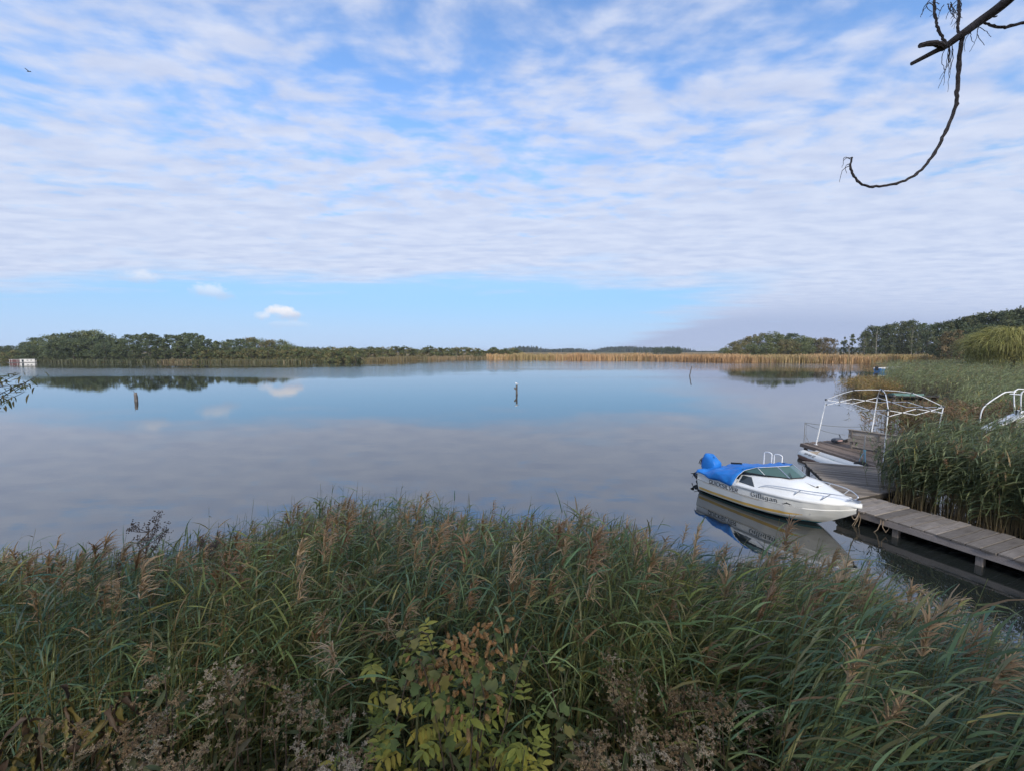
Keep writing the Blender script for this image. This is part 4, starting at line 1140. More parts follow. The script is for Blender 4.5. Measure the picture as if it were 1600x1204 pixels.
# blue cover drawn from the windscreen back over the cockpit
nx, ny = 54, 49
rows = []
rngc = random.Random(4)
for i in range(nx):
    f = i / (nx - 1); x = .0 + f * 2.34
    e_y = hp(hb, x) + .048; e_z = hp(hs_, x) - float(np.interp(x, [0, .35, .9, 1.25, 1.45, 1.7, 2.34], [-.01, .02, .05, .06, -.12, -.33, -.55]))
    if x > 1.30:
        t = (x - 1.30) / 1.04; e_y = float(np.interp(t, [0, .10, .20, .48, .885, 1], [hp(hb, x) + .05, hp(hb, x) - .06, .70, .565, .335, .0])); e_z = float(np.interp(t, [0, .10, .20, .48, .885, 1], [hp(hs_, x) - .05, .90, 1.085, 1.232, 1.333, 1.35]))
    ridge = float(np.interp(x, [0, .18, .40, .62, .95, 1.25, 1.7, 2.34], [.73, .74, .82, .98, 1.055, 1.09, 1.205, 1.355]))
    row = []
    for j in range(ny):
        s_ = -1 + 2 * j / (ny - 1); a = abs(s_)
        prof = float(np.interp(a, [0, .35, .6, .80, .92, 1], [1, .985, .90, .66, .38, 0])) if x < 1.4 else float(np.interp(a, [0, .5, .8, 1], [1, .92, .62, 0]))
        y = s_ / max(a, 1e-6) * e_y * float(np.interp(a, [0, .45, .80, .93, 1], [0, .52, .955, .995, 1])) if a > 0 else 0
        z = e_z + (ridge - e_z) * prof
        sagf = math.sin(math.pi * min(1, x / 1.5)) * math.sin(math.pi * min(1, a * 1.0)) 
        z -= .05 * sagf * (1 if a > .3 else a / .3)
        wr = .020 * math.sin(x * 9 - a * 7 + 1.2 * math.sin(x * 3)) + .012 * math.sin(x * 15 + a * 11) + .008 * math.sin(a * 26 + x * 4)
        k = min(1, a * 2.4) * (1 - max(0, (x - 1.75) / .55)) * (1 if a < .97 else .2)
        k = max(0, k)
        if a > .9: z += .020 * math.sin(x * 8.5) * (x < 1.35); y *= 1 + .012 * math.sin(x * 14)
        row.append(Vector((x, y + math.copysign(wr * .8 * k, s_), z + wr * k)))
    rows.append(row)
mb = MB().grid(rows)
lowrow = [p + Vector((-.035, 0, -.16)) if True else p for p in rows[0]]
lowrow = [Vector((-.05, p.y * 1.0, min(p.z, .72) - .08)) for p in rows[0]]
mb.grid([lowrow, rows[0]])
cover = mb.build('cover', TARP, boat, smooth=True, angle=180, solid=.006)
hem = [rows[i][0] + Vector((0, -.004, 0)) for i in range(30, nx)]
MB().tube(hem, .007, 5).build('hem', WHITE_TUBE, cover, smooth=True)
MB().bar((.60, -.10, 1.01), (.98, -.10, 1.085), .03, .05).build('grab_bar', BLACKP, boat, bevel=.008)
# port boarding ladder hoops
for x0 in (1.02, 1.34):
    y = hp(hb, x0) - .06
    pts = [Vector((x0, y, .55))] + [Vector((x0 + .12 - .12 * math.cos(t), y + .02, 1.33 + .05 * math.sin(t))) for t in np.linspace(0, math.pi, 9)] + [Vector((x0 + .24, y, .55))]
    MB().tube(pts, .016, 7).build('ladder_hoop', WHITE_TUBE, boat, smooth=True)
# bow rails
def deck_edge(x, f=.93):
    b_ = (hp(hb, x) + .03) * f; return b_, hp(hs_, x) + .05
for s_ in (-1, 1):
    pts = []
    for x, rise in ((2.00, 0), (2.12, .085), (2.30, .15), (2.60, .185), (3.0, .20), (3.35, .205), (3.62, .205)):
        b_, z = deck_edge(x, .86); pts.append(Vector((x, s_ * (b_ + .02), z + rise)))
    pts += [Vector((3.84, s_ * .20, .995)), Vector((3.93, s_ * .12, .96)), Vector((3.88, s_ * .10, .88)), Vector((3.72, s_ * .17, .82))]
    def smooth_path(p, n=5):
        out = []
        for i in range(len(p) - 1):
            p0, p1, p2, p3 = p[max(i - 1, 0)], p[i], p[i + 1], p[min(i + 2, len(p) - 1)]
            for t in np.linspace(0, 1, n, endpoint=False):
                out.append(.5 * ((2 * p1) + (p2 - p0) * t + (2 * p0 - 5 * p1 + 4 * p2 - p3) * t * t + (3 * p1 - p0 - 3 * p2 + p3) * t ** 3))
        return out + [p[-1]]
    rl = MB().tube(smooth_path(pts), .0125, 7).build('bow_rail', STEEL, boat, smooth=True)
    for x in (3.05, 3.60):
        b_, z = deck_edge(x, .86); b2, z2 = deck_edge(x - .20, .86)
        MB().tube([Vector((x, s_ * (b_ + .02), z + .20)), Vector((x - .2, s_ * b2, z2 - .01))], .011, 6).build('stanchion', STEEL, rl)
# bow roller, cleat and hatch
MB().box((3.86, 0, .845), (.34, .09, .035)).box((3.93, .035, .87), (.22, .012, .06)).box((3.93, -.035, .87), (.22, .012, .06)).tube([(4.02, -.04, .87), (4.02, .04, .87)], .025, 8).build('bow_roller', STEEL, boat, bevel=.004)
MB().box((3.10, -.12, deck_top(3.10) + .012), (.14, .035, .03)).build('cleat', BLACKP, boat, bevel=.006)
MB().box((2.95, .0, deck_top(2.95) + .006), (.36, .36, .02), Matrix.Rotation(.14, 3, 'Y')).build('hatch', GEL, boat, bevel=.008)
MB().tube([(2.62, -.33, 1.12), (2.50, -.25, 1.22)], .01, 5).build('wiper', BLACKP, boat)
# outboard engine under its own blue bag
eng = empty('outboard_engine'); eng.parent = boat; eng.location = (-.26, 0, .70); eng.rotation_euler = (0, R(30), 0); eng.scale = (1.2, 1.2, 1.15)
P = []
for z, a, b_, cx in ((-.14, .21, .15, .05), (-.06, .235, .16, .04), (.06, .25, .165, .02), (.18, .24, .16, -.01), (.25, .22, .15, -.03), (.285, .16, .11, -.03), (.295, .02, .02, -.02)):
    P.append([Vector((cx + a * math.copysign(abs(math.cos(t)) ** .45, math.cos(t)), b_ * math.copysign(abs(math.sin(t)) ** .45, math.sin(t)) * (1 + .05 * math.sin(5 * t + z * 20)), z + .012 * math.sin(t * 4))) for t in np.linspace(0, 2 * math.pi, 24, endpoint=False)])
MB().grid(P, closed_u=True).build('cowl_cover', TARP, eng, smooth=True, angle=80)
MB().box((-.03, 0, -.25), (.15, .10, .50)).box((.12, 0, -.12), (.18, .22, .20)).box((.10, 0, -.30), (.07, .16, .26)).build('mid_section', BLACKP, eng, bevel=.012)
low = MB().box((-.06, 0, -.56), (.20, .025, .20)).box((-.08, 0, -.49), (.30, .18, .015)).tube([(.08, 0, -.63), (-.06, 0, -.63), (-.22, 0, -.63), (-.30, 0, -.63)], [.02, .05, .045, .015], 10).box((-.05, 0, -.73), (.11, .012, .14)).build('gearcase', BLACKP, eng, bevel=.005)
for k in range(3):
    a = k * 2.094 + .4; r1 = Vector((0, math.cos(a), math.sin(a))); r2 = Vector((0, -math.sin(a), math.cos(a)))
    c = Vector((-.25, 0, -.63))
    MB().add([c + r1 * .03 - r2 * .02, c + r1 * .03 + r2 * .02 + Vector((-.03, 0, 0)), c + r1 * .115 + r2 * .055 + Vector((-.04, 0, 0)), c + r1 * .135 - r2 * .0, c + r1 * .10 - r2 * .045 + Vector((.02, 0, 0))], [(0, 1, 2, 3, 4)]).build('propeller_blade', BLACKP, low, solid=.008)
MB().tube([(-.10, .08, .0), (-.26, .10, .05), (-.34, .05, -.05), (-.25, .0, -.2)], .014, 5).build('cable', BLACKP, eng, smooth=True)
MB().tube([(-.12, -.06, -.05), (-.28, -.08, -.02), (-.30, 0, -.22)], .012, 5).build('cable', BLACKP, eng, smooth=True)
# mooring lines from the bow to the jetty
M = Matrix.Translation(bc) @ Matrix.Rotation(bh, 4, 'Z')
p0 = M @ Vector((3.86, -.02, .60)); q0 = J0 + jd * .55 + jn * .05 + Vector((0, 0, .38))
ml = tag(empty('mooring_line', p0), 'frayed tan mooring line from the motorboat bow to the jetty', 'rope')
MB().tube(sag(Vector(), q0 - p0, .22, 14), .011, 5).build('line', ROPE_TAN, ml, smooth=True)
for k in range(4):
    e = Vector((rr.uniform(-.15, .1), rr.uniform(-.12, .1), -.42 + rr.uniform(-.05, .12))); a = (q0 - p0) * .92
    MB().tube([a, a + e * .5 + Vector((.05, 0, 0)), a + e], .007, 4).build('loose_end', ROPE_TAN, ml, smooth=True)
e2 = J0 + jd * 1.05 + Vector((0, 0, .30)) - jn * .01
hr = tag(empty('hanging_rope', e2), 'short tan rope looped over the jetty beam near the motorboat bow', 'rope')
MB().tube([(0, 0, .08), (-.03, -.03, -.02), (-.05, .02, -.22), (-.12, .10, -.36)], .010, 5).build('strand', ROPE_TAN, hr, smooth=True)
MB().tube([(.02, -.04, .06), (.0, -.06, -.12), (.05, -.10, -.24), (.12, -.10, -.15), (.10, -.12, -.02)], .010, 5).build('strand', ROPE_TAN, hr, smooth=True)

# ------------------------------------------------------------------ inflatable dinghy between the decks
def dingm(t, b, tcn):
    s_ = t.n('ShaderNodeSeparateXYZ'); t.link(tcn.outputs['Object'], s_.inputs[0])
    f = t.noise(tcn.outputs['Object'], 4.0, 5.0)
    h_ = t.m('ADD', s_.outputs[2], t.m('MULTIPLY', t.m('SUBTRACT', f, .5), .10))
    c = t.mix(t.step(h_, .27, .235), (.66, .655, .62, 1), (.17, .09, .06, 1))
    c = t.mix(t.step(h_, .07, .03), c, (.38, .37, .33, 1))
    t.link(c, b.inputs['Base Color'])
DING = mat('dinghy_rubber', (.6, .6, .58), .5, build=dingm)
PALEG = mat('dinghy_floor', (.22, .30, .28), .5, noise=(5, .25, 4, (1, 1, 1)))
dg = tag(empty('inflatable_dinghy', (12.62, 16.05, -.09), R(-3)), 'white inflatable dinghy with brown lower tube tucked against the platform edge', 'boat')
tubeL = [Vector((-.30, 1.50, .24)), Vector((-.30, 1.34, .22)), Vector((-.31, .9, .20)), Vector((-.31, 0, .20)), Vector((-.29, -.7, .21)), Vector((-.20, -1.1, .23)), Vector((0, -1.28, .25)), Vector((.20, -1.1, .23)), Vector((.29, -.7, .21)), Vector((.31, 0, .20)), Vector((.31, .9, .20)), Vector((.30, 1.34, .22)), Vector((.30, 1.50, .24))]
pts = smooth_path(tubeL, 4)
rad = [min(.225, .05 + .2 * (min(i, len(pts) - 1 - i) / 5) ** .6) for i in range(len(pts))]
tb = MB().tube(pts, rad, 14).build('tube', DING, dg, smooth=True, angle=80)
MB().box((0, .1, .08), (.46, 2.3, .03)).build('floor', PALEG, dg)
MB().box((0, 1.12, .26), (.50, .05, .34)).build('transom', W_BENCH, dg, bevel=.01)
MB().box((0, .2, .30), (.62, .20, .03)).build('thwart', PALEG, dg, bevel=.008)
def dsurf(s, t):
    a = .30 + t * 5.0
    return Vector((-.31 - .232 * math.cos(a + .35), 1.0 - s, .20 + .232 * math.sin(a + .35)))
lettering('WM-NM 02', .0, .085, .62, dsurf, (.16, 0, 'round'), gap=.18).build('lettering', DECALG, tb)

# small outboard engine lying on the far platform edge
om = at(1308, 692, .42)
ob = tag(empty('small_outboard', om, R(18)), 'small dark outboard engine with a pale stripe lying on the far platform edge', 'engine')
P = []
for x, a, b_ in ((-.27, .02, .02), (-.25, .10, .08), (-.12, .14, .11), (.08, .14, .115), (.20, .11, .10), (.24, .03, .03)):
    P.append([Vector((x, a * math.copysign(abs(math.cos(t)) ** .7, math.cos(t)), .14 + b_ * math.copysign(abs(math.sin(t)) ** .7, math.sin(t)))) for t in np.linspace(0, 2 * math.pi, 18, endpoint=False)])
cw = MB().grid(P, closed_u=True).build('cowl', mat('cowl_grey', (.075, .08, .095), .35), ob, smooth=True, angle=60)
MB().box((-.04, -.142, .15), (.30, .012, .05)).build('stripe', mat('stripe_pale', (.55, .36, .33), .4), cw)
MB().tube([(.18, .0, .2), (.16, .0, .30), (.10, 0, .38)], .018, 6).build('tiller', BLACKP, ob, smooth=True)
MB().box((.36, 0, .10), (.34, .09, .10)).box((.58, 0, .08), (.16, .03, .14)).build('leg', BLACKP, ob, bevel=.01)

# ------------------------------------------------------------------ white boat standing in the reeds to the right
wbp = Vector((21.3, 15.2, .04))
wbo = tag(empty('white_cruiser', wbp, R(168)), 'white boat with tall tubular bow rail half hidden behind the right reeds', 'boat')
rows = []
for f in np.linspace(0, 1, 18):
    x = -2.2 + 4.4 * f; b_ = 1.0 * (1 - max(0, (f - .45) / .55) ** 2.2) + .03
    kz = .55 + .85 * max(0, (f - .55) / .45) ** 2.2; sz_ = 1.75 + .42 * f ** 2
    half = [(0, kz), (b_ * .55, kz + .12), (b_ * .85, kz + .42), (b_ * .97, (kz + sz_) / 2 + .1), (b_, sz_)]
    rows.append([Vector((x, -y, z)) for y, z in reversed(half)] + [Vector((x, y, z)) for y, z in half[1:]])
mb = MB().grid(rows); n = len(rows[0]); mb.add(rows[0], [tuple(range(n))])
wh = mb.build('hull', GEL, wbo, smooth=True, angle=40)
MB().grid([[r_[0] + Vector((0, -.02, .0)), r_[0] + Vector((0, -.02, .06)), Vector((r_[0].x, 0, r_[0].z + .10)), r_[-1] + Vector((0, .02, .06)), r_[-1] + Vector((0, .02, 0))] for r_ in rows]).build('deck', GEL, wbo, smooth=True, angle=40)
cb = MB(); cb.grid([[Vector((-1.6, -.7, 1.78)), Vector((-.1, -.66, 1.85)), Vector((.7, -.4, 1.95))], [Vector((-1.55, -.6, 2.35)), Vector((-.35, -.56, 2.33)), Vector((.1, -.35, 2.25))], [Vector((-1.55, .6, 2.35)), Vector((-.35, .56, 2.33)), Vector((.1, .35, 2.25))], [Vector((-1.6, .7, 1.78)), Vector((-.1, .66, 1.85)), Vector((.7, .4, 1.95))]])
cb.build('cabin', GEL, wbo, smooth=True, angle=30)
for s_ in (-1, 1):
    pts = [Vector((2.15, s_ * .12, 2.12)), Vector((2.22, s_ * .14, 2.85)), Vector((2.12, s_ * .18, 3.0)), Vector((1.9, s_ * .26, 3.03)), Vector((.9, s_ * .70, 2.90)), Vector((.55, s_ * .86, 2.72)), Vector((.3, s_ * .93, 1.90))]
    MB().tube(smooth_path(pts), .020, 8).build('bow_rail', WHITE_TUBE, wbo, smooth=True)
MB().tube([(2.22, -.14, 2.85), (2.45, 0, 2.86), (2.22, .14, 2.85)], .020, 8).build('bow_rail', WHITE_TUBE, wbo, smooth=True)
MB().tube(smooth_path([Vector((2.15, -.16, 2.93)), Vector((2.4, -.16, 2.92)), Vector((2.6, -.16, 2.82)), Vector((3.12, -.16, 2.30)), Vector((3.2, -.16, 1.7))]), .020, 8).build('boarding_rail', WHITE_TUBE, wbo, smooth=True)
MB().bar((2.1, 0, 2.08), (3.2, 0, 1.45), .5, .05).build('boarding_plank', GEL, wbo, bevel=.01)
for s_ in (-.18, .18): MB().tube([(3.2, s_, 1.43), (3.2, s_, -.1)], .03, 6).build('boarding_leg', WHITE_TUBE, wbo)
for x in (-1.3, .8):
    MB().box((x, 0, .35), (.25, 1.3, .5)).build('cradle_block', DARKWOOD, wbo)

# ------------------------------------------------------------------ far little things
hp0 = at(36, 566.5, 0)
hbt = tag(empty('houseboat', hp0, R(38)), 'small white houseboat with a dark red end moored under the left wood', 'houseboat')
hbt.scale = (.62, .62, .6)
HW = mat('hut_white', (.60, .59, .57), .6); HR = mat('hut_red', (.10, .035, .035), .7)
MB().box((0, 0, .12), (12.5, 3.2, .4)).build('pontoon', GREY_JOINT, hbt)
MB().box((2.2, 0, 1.25), (6.4, 2.8, 1.9)).build('cabin_wall', HW, hbt)
MB().box((-3.4, 0, 1.15), (4.2, 2.7, 1.7)).build('red_wall', HR, hbt)
MB().box((2.2, 0, 2.27), (6.8, 3.2, .12)).build('roof', HW, hbt)
MB().box((-3.4, 0, 2.10), (4.6, 3.0, .10)).build('roof', HW, hbt)
MB().box((.2, -1.42, 1.2), (.9, .06, 1.5)).build('door', DARKGLASS, hbt)
for x in (2.3, 3.9): MB().box((x, -1.42, 1.45), (.7, .06, .5)).build('window', DARKGLASS, hbt)
for x in (-5.4, -4.4, -2.2, -1.3): MB().box((x, -1.42, 1.2), (.12, .10, 1.8)).build('post', HW, hbt)
for x in (5.6, 6.1): MB().box((x, -1.4, .9), (.10, .10, 1.4)).build('rail_post', HW, hbt)
bb = at(1386, 581, 0)
blb = tag(empty('rowing_boat', bb, R(6)), 'small pale boat with a blue side moored at the tip of the reeds', 'boat')
BLUEP = mat('blue_paint', (.05, .22, .50), .4)
rows = []
for f in np.linspace(0, 1, 14):
    x = -2.4 + 4.8 * f; b_ = .85 * (1 - max(0, (f - .5) / .5) ** 2.4) + .02
    half = [(0, -.2), (b_ * .7, -.1), (b_ * .95, .35), (b_, .72 + .15 * f)]
    rows.append([Vector((x, -y, z)) for y, z in reversed(half)] + [Vector((x, y, z)) for y, z in half[1:]])
mb = MB().grid(rows); mb.add(rows[0], [tuple(range(len(rows[0])))])
mb.build('hull', BLUEP, blb, smooth=True, angle=40)
MB().tube([r_[0] + Vector((0, -.02, .05)) for r_ in rows], .11, 6).tube([r_[-1] + Vector((0, .02, .05)) for r_ in rows], .11, 6).build('gunwale', HW, blb, smooth=True)
MB().box((1.3, -.3, 1.02), (2.6, .9, .22)).build('foredeck', HW, blb, bevel=.05)
MB().box((-2.6, 0, .75), (.5, .5, .9)).build('engine', BLACKP, blb, bevel=.08)
gp = Vector((36.9, 38.5, 0))
stg = tag(empty('landing_stage', gp, R(-8)), 'dark low landing stage on posts at the reed edge behind the gazebo', 'jetty')
for k in range(16): MB().box((-1.9 + k * .25, 0, .40), (.235, 2.0, .06)).build('plank', DARKWOOD, stg)
for x in (-1.8, 0, 1.8):
    for y in (-.9, .9): MB().tube([(x, y, -.6), (x, y, .55)], .09, 7).build('post', W_POST, stg, smooth=True)
    MB().box((x, 0, .28), (.12, 2.1, .16)).build('beam', DARKWOOD, stg)
gb = tag(empty('upturned_boat', gp + Vector((0, .1, .44)), R(-8)), 'pale green upturned rowing boat lying on the dark landing stage', 'boat')
gb.scale = (.8, 1, .5)
GRNP = mat('green_paint', (.09, .17, .14), .6, noise=(3, .3, 4, (1, 1, 1)))
rows = []
for f in np.linspace(0, 1, 16):
    x = -1.7 + 3.4 * f; b_ = .62 * math.sin(math.pi * min(1, .18 + f * .82)) ** .6 + .02
    half = [(b_, .0), (b_ * .9, .18), (b_ * .6, .30), (0, .36 - .1 * f ** 3)]
    rows.append([Vector((x, -y, z)) for y, z in half] + [Vector((x, y, z)) for y, z in reversed(half[:-1])])
mb = MB().grid(rows); mb.add(rows[0], [tuple(range(len(rows[0])))]); mb.add(rows[-1], [tuple(range(len(rows[-1])))])
gh = mb.build('hull', GRNP, gb, smooth=True, angle=40)
MB().bar((-1.6, 0, .37), (1.6, 0, .29), .05, .05).build('keel', GRNP, gb)
# stakes in the lake
def stake(px, py, h_, r_, label, lean=(0, 0), jag=True):
    p = at(px, py, 0); s_ = tag(empty('wooden_stake', p), label, 'stake'); mb = MB(); rings = []
    for i, t in enumerate(np.linspace(0, 1, 9)):
        z = -.5 + (h_ + .5) * t
        rings.append([Vector((lean[0] * max(0, z) + math.cos(a) * r_ * (1 - .25 * t) * (1 + .18 * math.sin(a * 3 + i)), lean[1] * max(0, z) + math.sin(a) * r_ * (1 - .25 * t), z + (.22 * h_ * math.sin(a + 2.2) * (t > .95) if jag else 0))) for a in np.linspace(0, 6.283, 9, endpoint=False)])
    mb.grid(rings, closed_u=True); mb.add(rings[-1], [tuple(range(9))])
    mb.build('shaft', W_STAKE, s_, smooth=True, angle=50)
    return s_, p
s1, p1 = stake(213, 626, .66, .16, 'broken dark stump standing in the lake off the left reeds', (-.05, 0))
MB().tube([(-.12, 0, .75), (-.2, 0, .98)], [.025, .008], 5).build('splinter', W_STAKE, s1)
s2, p2 = stake(807.5, 616, .98, .115, 'pale weathered post in mid lake with a gull on top', (-.02, 0), False)
MB().add([Vector((-.10, -.02, .45)), Vector((-.30, -.03, .62)), Vector((-.26, -.03, .78)), Vector((-.10, -.02, .70))], [(0, 1, 2, 3)]).build('splinter', W_STAKE, s2, solid=.03)
s3, p3 = stake(1077.5, 587, 1.75, .10, 'thin leaning stake far out before the straw reeds', (.20, 0), False)
stake(1136, 563.6, 1.0, .14, 'tiny dark stake close under the far straw reeds right of centre', (.1, 0))
# gull on the mid-lake post
gull = tag(empty('gull', p2 + Vector((-.02, 0, .985))), 'small white gull perched on the pale post in mid lake', 'gull')
FEA = mat('white_feather', (.80, .81, .82), .7); GRF = mat('grey_feather', (.25, .27, .30), .7); BEAK = mat('beak', (.5, .25, .04), .5)
MB().tube([(.20, 0, .085), (.12, 0, .11), (.03, 0, .135), (-.05, 0, .155), (-.085, 0, .20), (-.10, 0, .235), (-.125, 0, .245), (-.15, 0, .235)], [.012, .045, .072, .066, .042, .040, .034, .008], 10).build('body', FEA, gull, smooth=True, angle=90)
for s_ in (-1, 1):
    MB().add([Vector((-.04, s_ * .062, .17)), Vector((.07, s_ * .078, .155)), Vector((.25, s_ * .025, .10)), Vector((.08, s_ * .072, .10)), Vector((-.03, s_ * .072, .12))], [(0, 1, 2, 3, 4)]).build('wing', GRF, gull, solid=.012)
    MB().tube([(.01, s_ * .025, .09), (.01, s_ * .028, 0)], .006, 5).build('leg', BEAK, gull)
MB().tube([(-.145, 0, .236), (-.185, 0, .226)], [.010, .002], 6).build('beak', BEAK, gull)
# one bird high over the lake
fb = at_y(45, 112, 55)
bird = tag(empty('flying_bird', fb), 'tiny dark bird flying high at the upper left of the sky', 'bird')
MB().tube([(-.22, 0, 0), (-.1, 0, .01), (.05, 0, .0), (.2, 0, .02), (.26, 0, .02)], [.02, .05, .055, .035, .005], 8).build('body', GREY_JOINT, bird, smooth=True)
for s_ in (-1, 1): MB().add([Vector((.08, 0, .02)), Vector((-.06, 0, .02)), Vector((-.12, s_ * .38, .16)), Vector((-.02, s_ * .30, .17))], [(0, 1, 2, 3)]).build('wing', GREY_JOINT, bird, solid=.01)
# ------------------------------------------------------------------ reed clump along the jetty
rg = np.random.default_rng(9)
g = Geo()
R1 = [(11.75, 12.05), (11.1, 11.5), (11.55, 9.1), (12.5, 6.6), (16, 5.5), (24, 8), (27, 14), (22.5, 18.5), (19.4, 15.6), (15.0, 14.25), (13.3, 13.4)]
q = scatter(R1, 3600, rg)
edge = np.array([(11.6, 12.1), (10.85, 11.35), (11.45, 9.15), (12.3, 7.0)])
s_ = rg.random(700) * 3; k = s_.astype(int); f = (s_ - k)[:, None]
q = np.concatenate([q, edge[k] * (1 - f) + edge[k + 1] * f + rg.normal(0, .26, (700, 2)) + np.array([.22, .08])])
# keep the jetty free
rel = q - np.array([J0.x, J0.y]); across = rel[:, 0] * jn.x + rel[:, 1] * jn.y
q = q[across > JW + .05]
q = q[~((np.abs(q[:, 0] - 20.8) < 2.6) & (np.abs(q[:, 1] - 15.0) < 1.3))]
N = len(q)
base = np.column_stack([q, np.maximum(ground_z(q[:, 0], q[:, 1]), -.15)])
hN = 2.28 + .18 * np.sin(q[:, 0] * 1.1) * np.cos(q[:, 1] * .9) + .16 * np.sin(q[:, 0] * 4.3 + q[:, 1] * 2.1) + rg.normal(0, .26, N) - .5 * np.clip((12.2 - q[:, 0]) / 1.5, 0, 1) - .38 * np.exp(-((q[:, 0] - 17.5) / 2.4) ** 2 - ((q[:, 1] - 12.5) / 3.0) ** 2)
reeds(g, base, hN, rg.normal(.1, 1.4, N), .06 + .26 * rg.random(N) ** 1.5, rg, leaf_from=.44, n_leaf=13, leaf_len=.50, leaf_w=.027, wind_az=-.15, wind=.5, plume=.06, K=4, stem_r=.006, straw_base=.95, dry=.05,
      greens=((.115, .145, .062), (.145, .165, .075), (.090, .122, .060)), plume_cols=((.28, .17, .09), (.22, .14, .08)))
tag(add_obj('reed_clump', g.mesh('reed_clump', [REED])), 'tall dark green reed clump with straw bases beside the jetty', 'reeds', kind='stuff')
# rusty dry reeds rising behind the clump
g = Geo(); n = 900
q = scatter([(17.5, 20.8), (20.5, 21.5), (30, 19.5), (27, 15.5), (20, 16.6), (19.5, 19.5)], n, rg)
reeds(g, np.column_stack([q, np.zeros(n)]), 1.9 + rg.normal(0, .15, n), rg.random(n) * 6.28, .1 + .15 * rg.random(n), rg, n_leaf=10, leaf_len=.5, leaf_w=.045, plume=.3, K=3, stem_r=.008,
      greens=((.24, .15, .08), (.19, .135, .07), (.13, .135, .06)), dry=.2, plume_cols=((.26, .16, .09), (.22, .13, .075)))
tag(add_obj('dry_reeds', g.mesh('dry_reeds', [REED])), 'rusty brown dry reeds between the gazebo and the green reed bed', 'reeds', kind='stuff')

# ------------------------------------------------------------------ foreground reeds on the bank
SIL_X = [-150, 0, 60, 100, 160, 200, 270, 330, 400, 450, 520, 600, 660, 700, 740, 800, 850, 880, 930, 960, 1010, 1050, 1100, 1150, 1210, 1260, 1330, 1400, 1450, 1500, 1560, 1600, 1800]
SIL_Y = [880, 868, 876, 872, 866, 862, 850, 838, 815, 788, 772, 762, 770, 790, 802, 806, 815, 808, 812, 826, 850, 868, 872, 874, 866, 876, 908, 934, 954, 982, 1022, 1045, 1110]
def pix(x, y, z):
    """where a point falls in the photograph"""
    dx, dy, dz = x, y, z - CAM_H
    dep = dy * math.cos(PITCH) - dz * math.sin(PITCH)
    upv = dy * math.sin(PITCH) + dz * math.cos(PITCH)
    return 800 + 650 * dx / dep, 602 - 650 * upv / dep
def top_limit(x, y):
    """height at which a plant at (x, y) would reach the reed skyline"""
    z = np.full_like(x, 2.2)
    for _ in range(6):
        px, py = pix(x, y, z)
        sy_ = np.interp(px, SIL_X, SIL_Y)
        b = -(sy_ - 602) / 650
        dyv = math.cos(PITCH) + b * math.sin(PITCH); dzv = -math.sin(PITCH) + b * math.cos(PITCH)
        z = CAM_H + dzv * y / dyv
    return z
rg = np.random.default_rng(21)
g = Geo()
q = scatter([(-9.5, 6.6), (-4.5, 6.4), (-2.0, 7.2), (0.2, 7.0), (2.4, 6.6), (3.6, 6.0), (5.2, 5.2), (6.4, 4.3), (6.2, 1.9), (1.6, 1.9), (0.2, 2.6), (-1.0, 2.3), (-2.2, 2.9), (-4.0, 2.6), (-9.5, 3.2)], 9800, rg)
pxq, _ = pix(q[:, 0], q[:, 1], np.full(len(q), 2.6))
thin = (((pxq > 500) & (pxq < 860) & (q[:, 1] < 3.0)) | ((pxq < 470) & (q[:, 1] < 2.9)) | ((pxq > 870) & (pxq < 1200) & (q[:, 1] < 2.75)) | ((np.abs(pxq - 218) < 16) & (q[:, 1] < 4.0)))
q = q[~thin | (rg.random(len(q)) < .10)]
N = len(q)
gz_ = np.maximum(ground_z(q[:, 0], q[:, 1]), -.3)
lim = top_limit(q[:, 0], q[:, 1]) + rg.normal(-.08, .11, N) + .06 * np.sin(q[:, 0] * 5.1) * np.sin(q[:, 0] * 2.3 + 1)
nat = 2.55 + .25 * np.sin(q[:, 0] * 1.3) + rg.normal(0, .2, N)
nat -= .75 * np.clip((3.4 - q[:, 1]) / 1.4, 0, 1)
hN = np.minimum(nat, lim - gz_ + .26 * (rg.random(N) < .07)) * (1 - .22 * rg.random(N) ** 2.2)
keep = hN > .9
q, gz_, hN = q[keep], gz_[keep], hN[keep]; N = len(q)
base = np.column_stack([q, gz_])
rightw = np.clip((q[:, 0] - .2) / 2.0, 0, 1)
pn = np.sin(q[:, 0] * 1.7 + 1.3 * np.sin(q[:, 1] * 1.4)) + np.sin(q[:, 1] * 2.6 - q[:, 0] * .9) + rg.normal(0, .5, N)
pt = np.column_stack([1.08 + .17 * pn, 1.16 + .10 * pn, 1.05 - .10 * pn]) * (.75 + .5 * rg.random(N))[:, None]
for sel, wnd, ln_ in ((rightw < .5, .25, .12), (rightw >= .5, .75, .24)):
    m_ = sel.sum()
    reeds(g, base[sel], hN[sel], rg.normal(-.1, .7 if wnd < .5 else .35, m_), .04 + ln_ * rg.random(m_), rg, n_leaf=13, leaf_len=.37, leaf_w=.0145, wind_az=-.15, wind=wnd, plume=.085 if wnd < .5 else .085, K=4, stem_r=.0042,
          plume_n=44, plume_len=.12, dry=.08, droop=(.4, 1.9), greens=((.115, .160, .070), (.150, .185, .080), (.090, .140, .075), (.145, .160, .058), (.17, .15, .07)), plume_cols=((.40, .265, .14), (.47, .33, .19), (.31, .19, .10)), stem_tint=pt[sel])
tag(add_obj('bank_reeds', g.mesh('bank_reeds', [REED])), 'dense green reeds with brown plumes covering the near bank', 'reeds', kind='stuff')
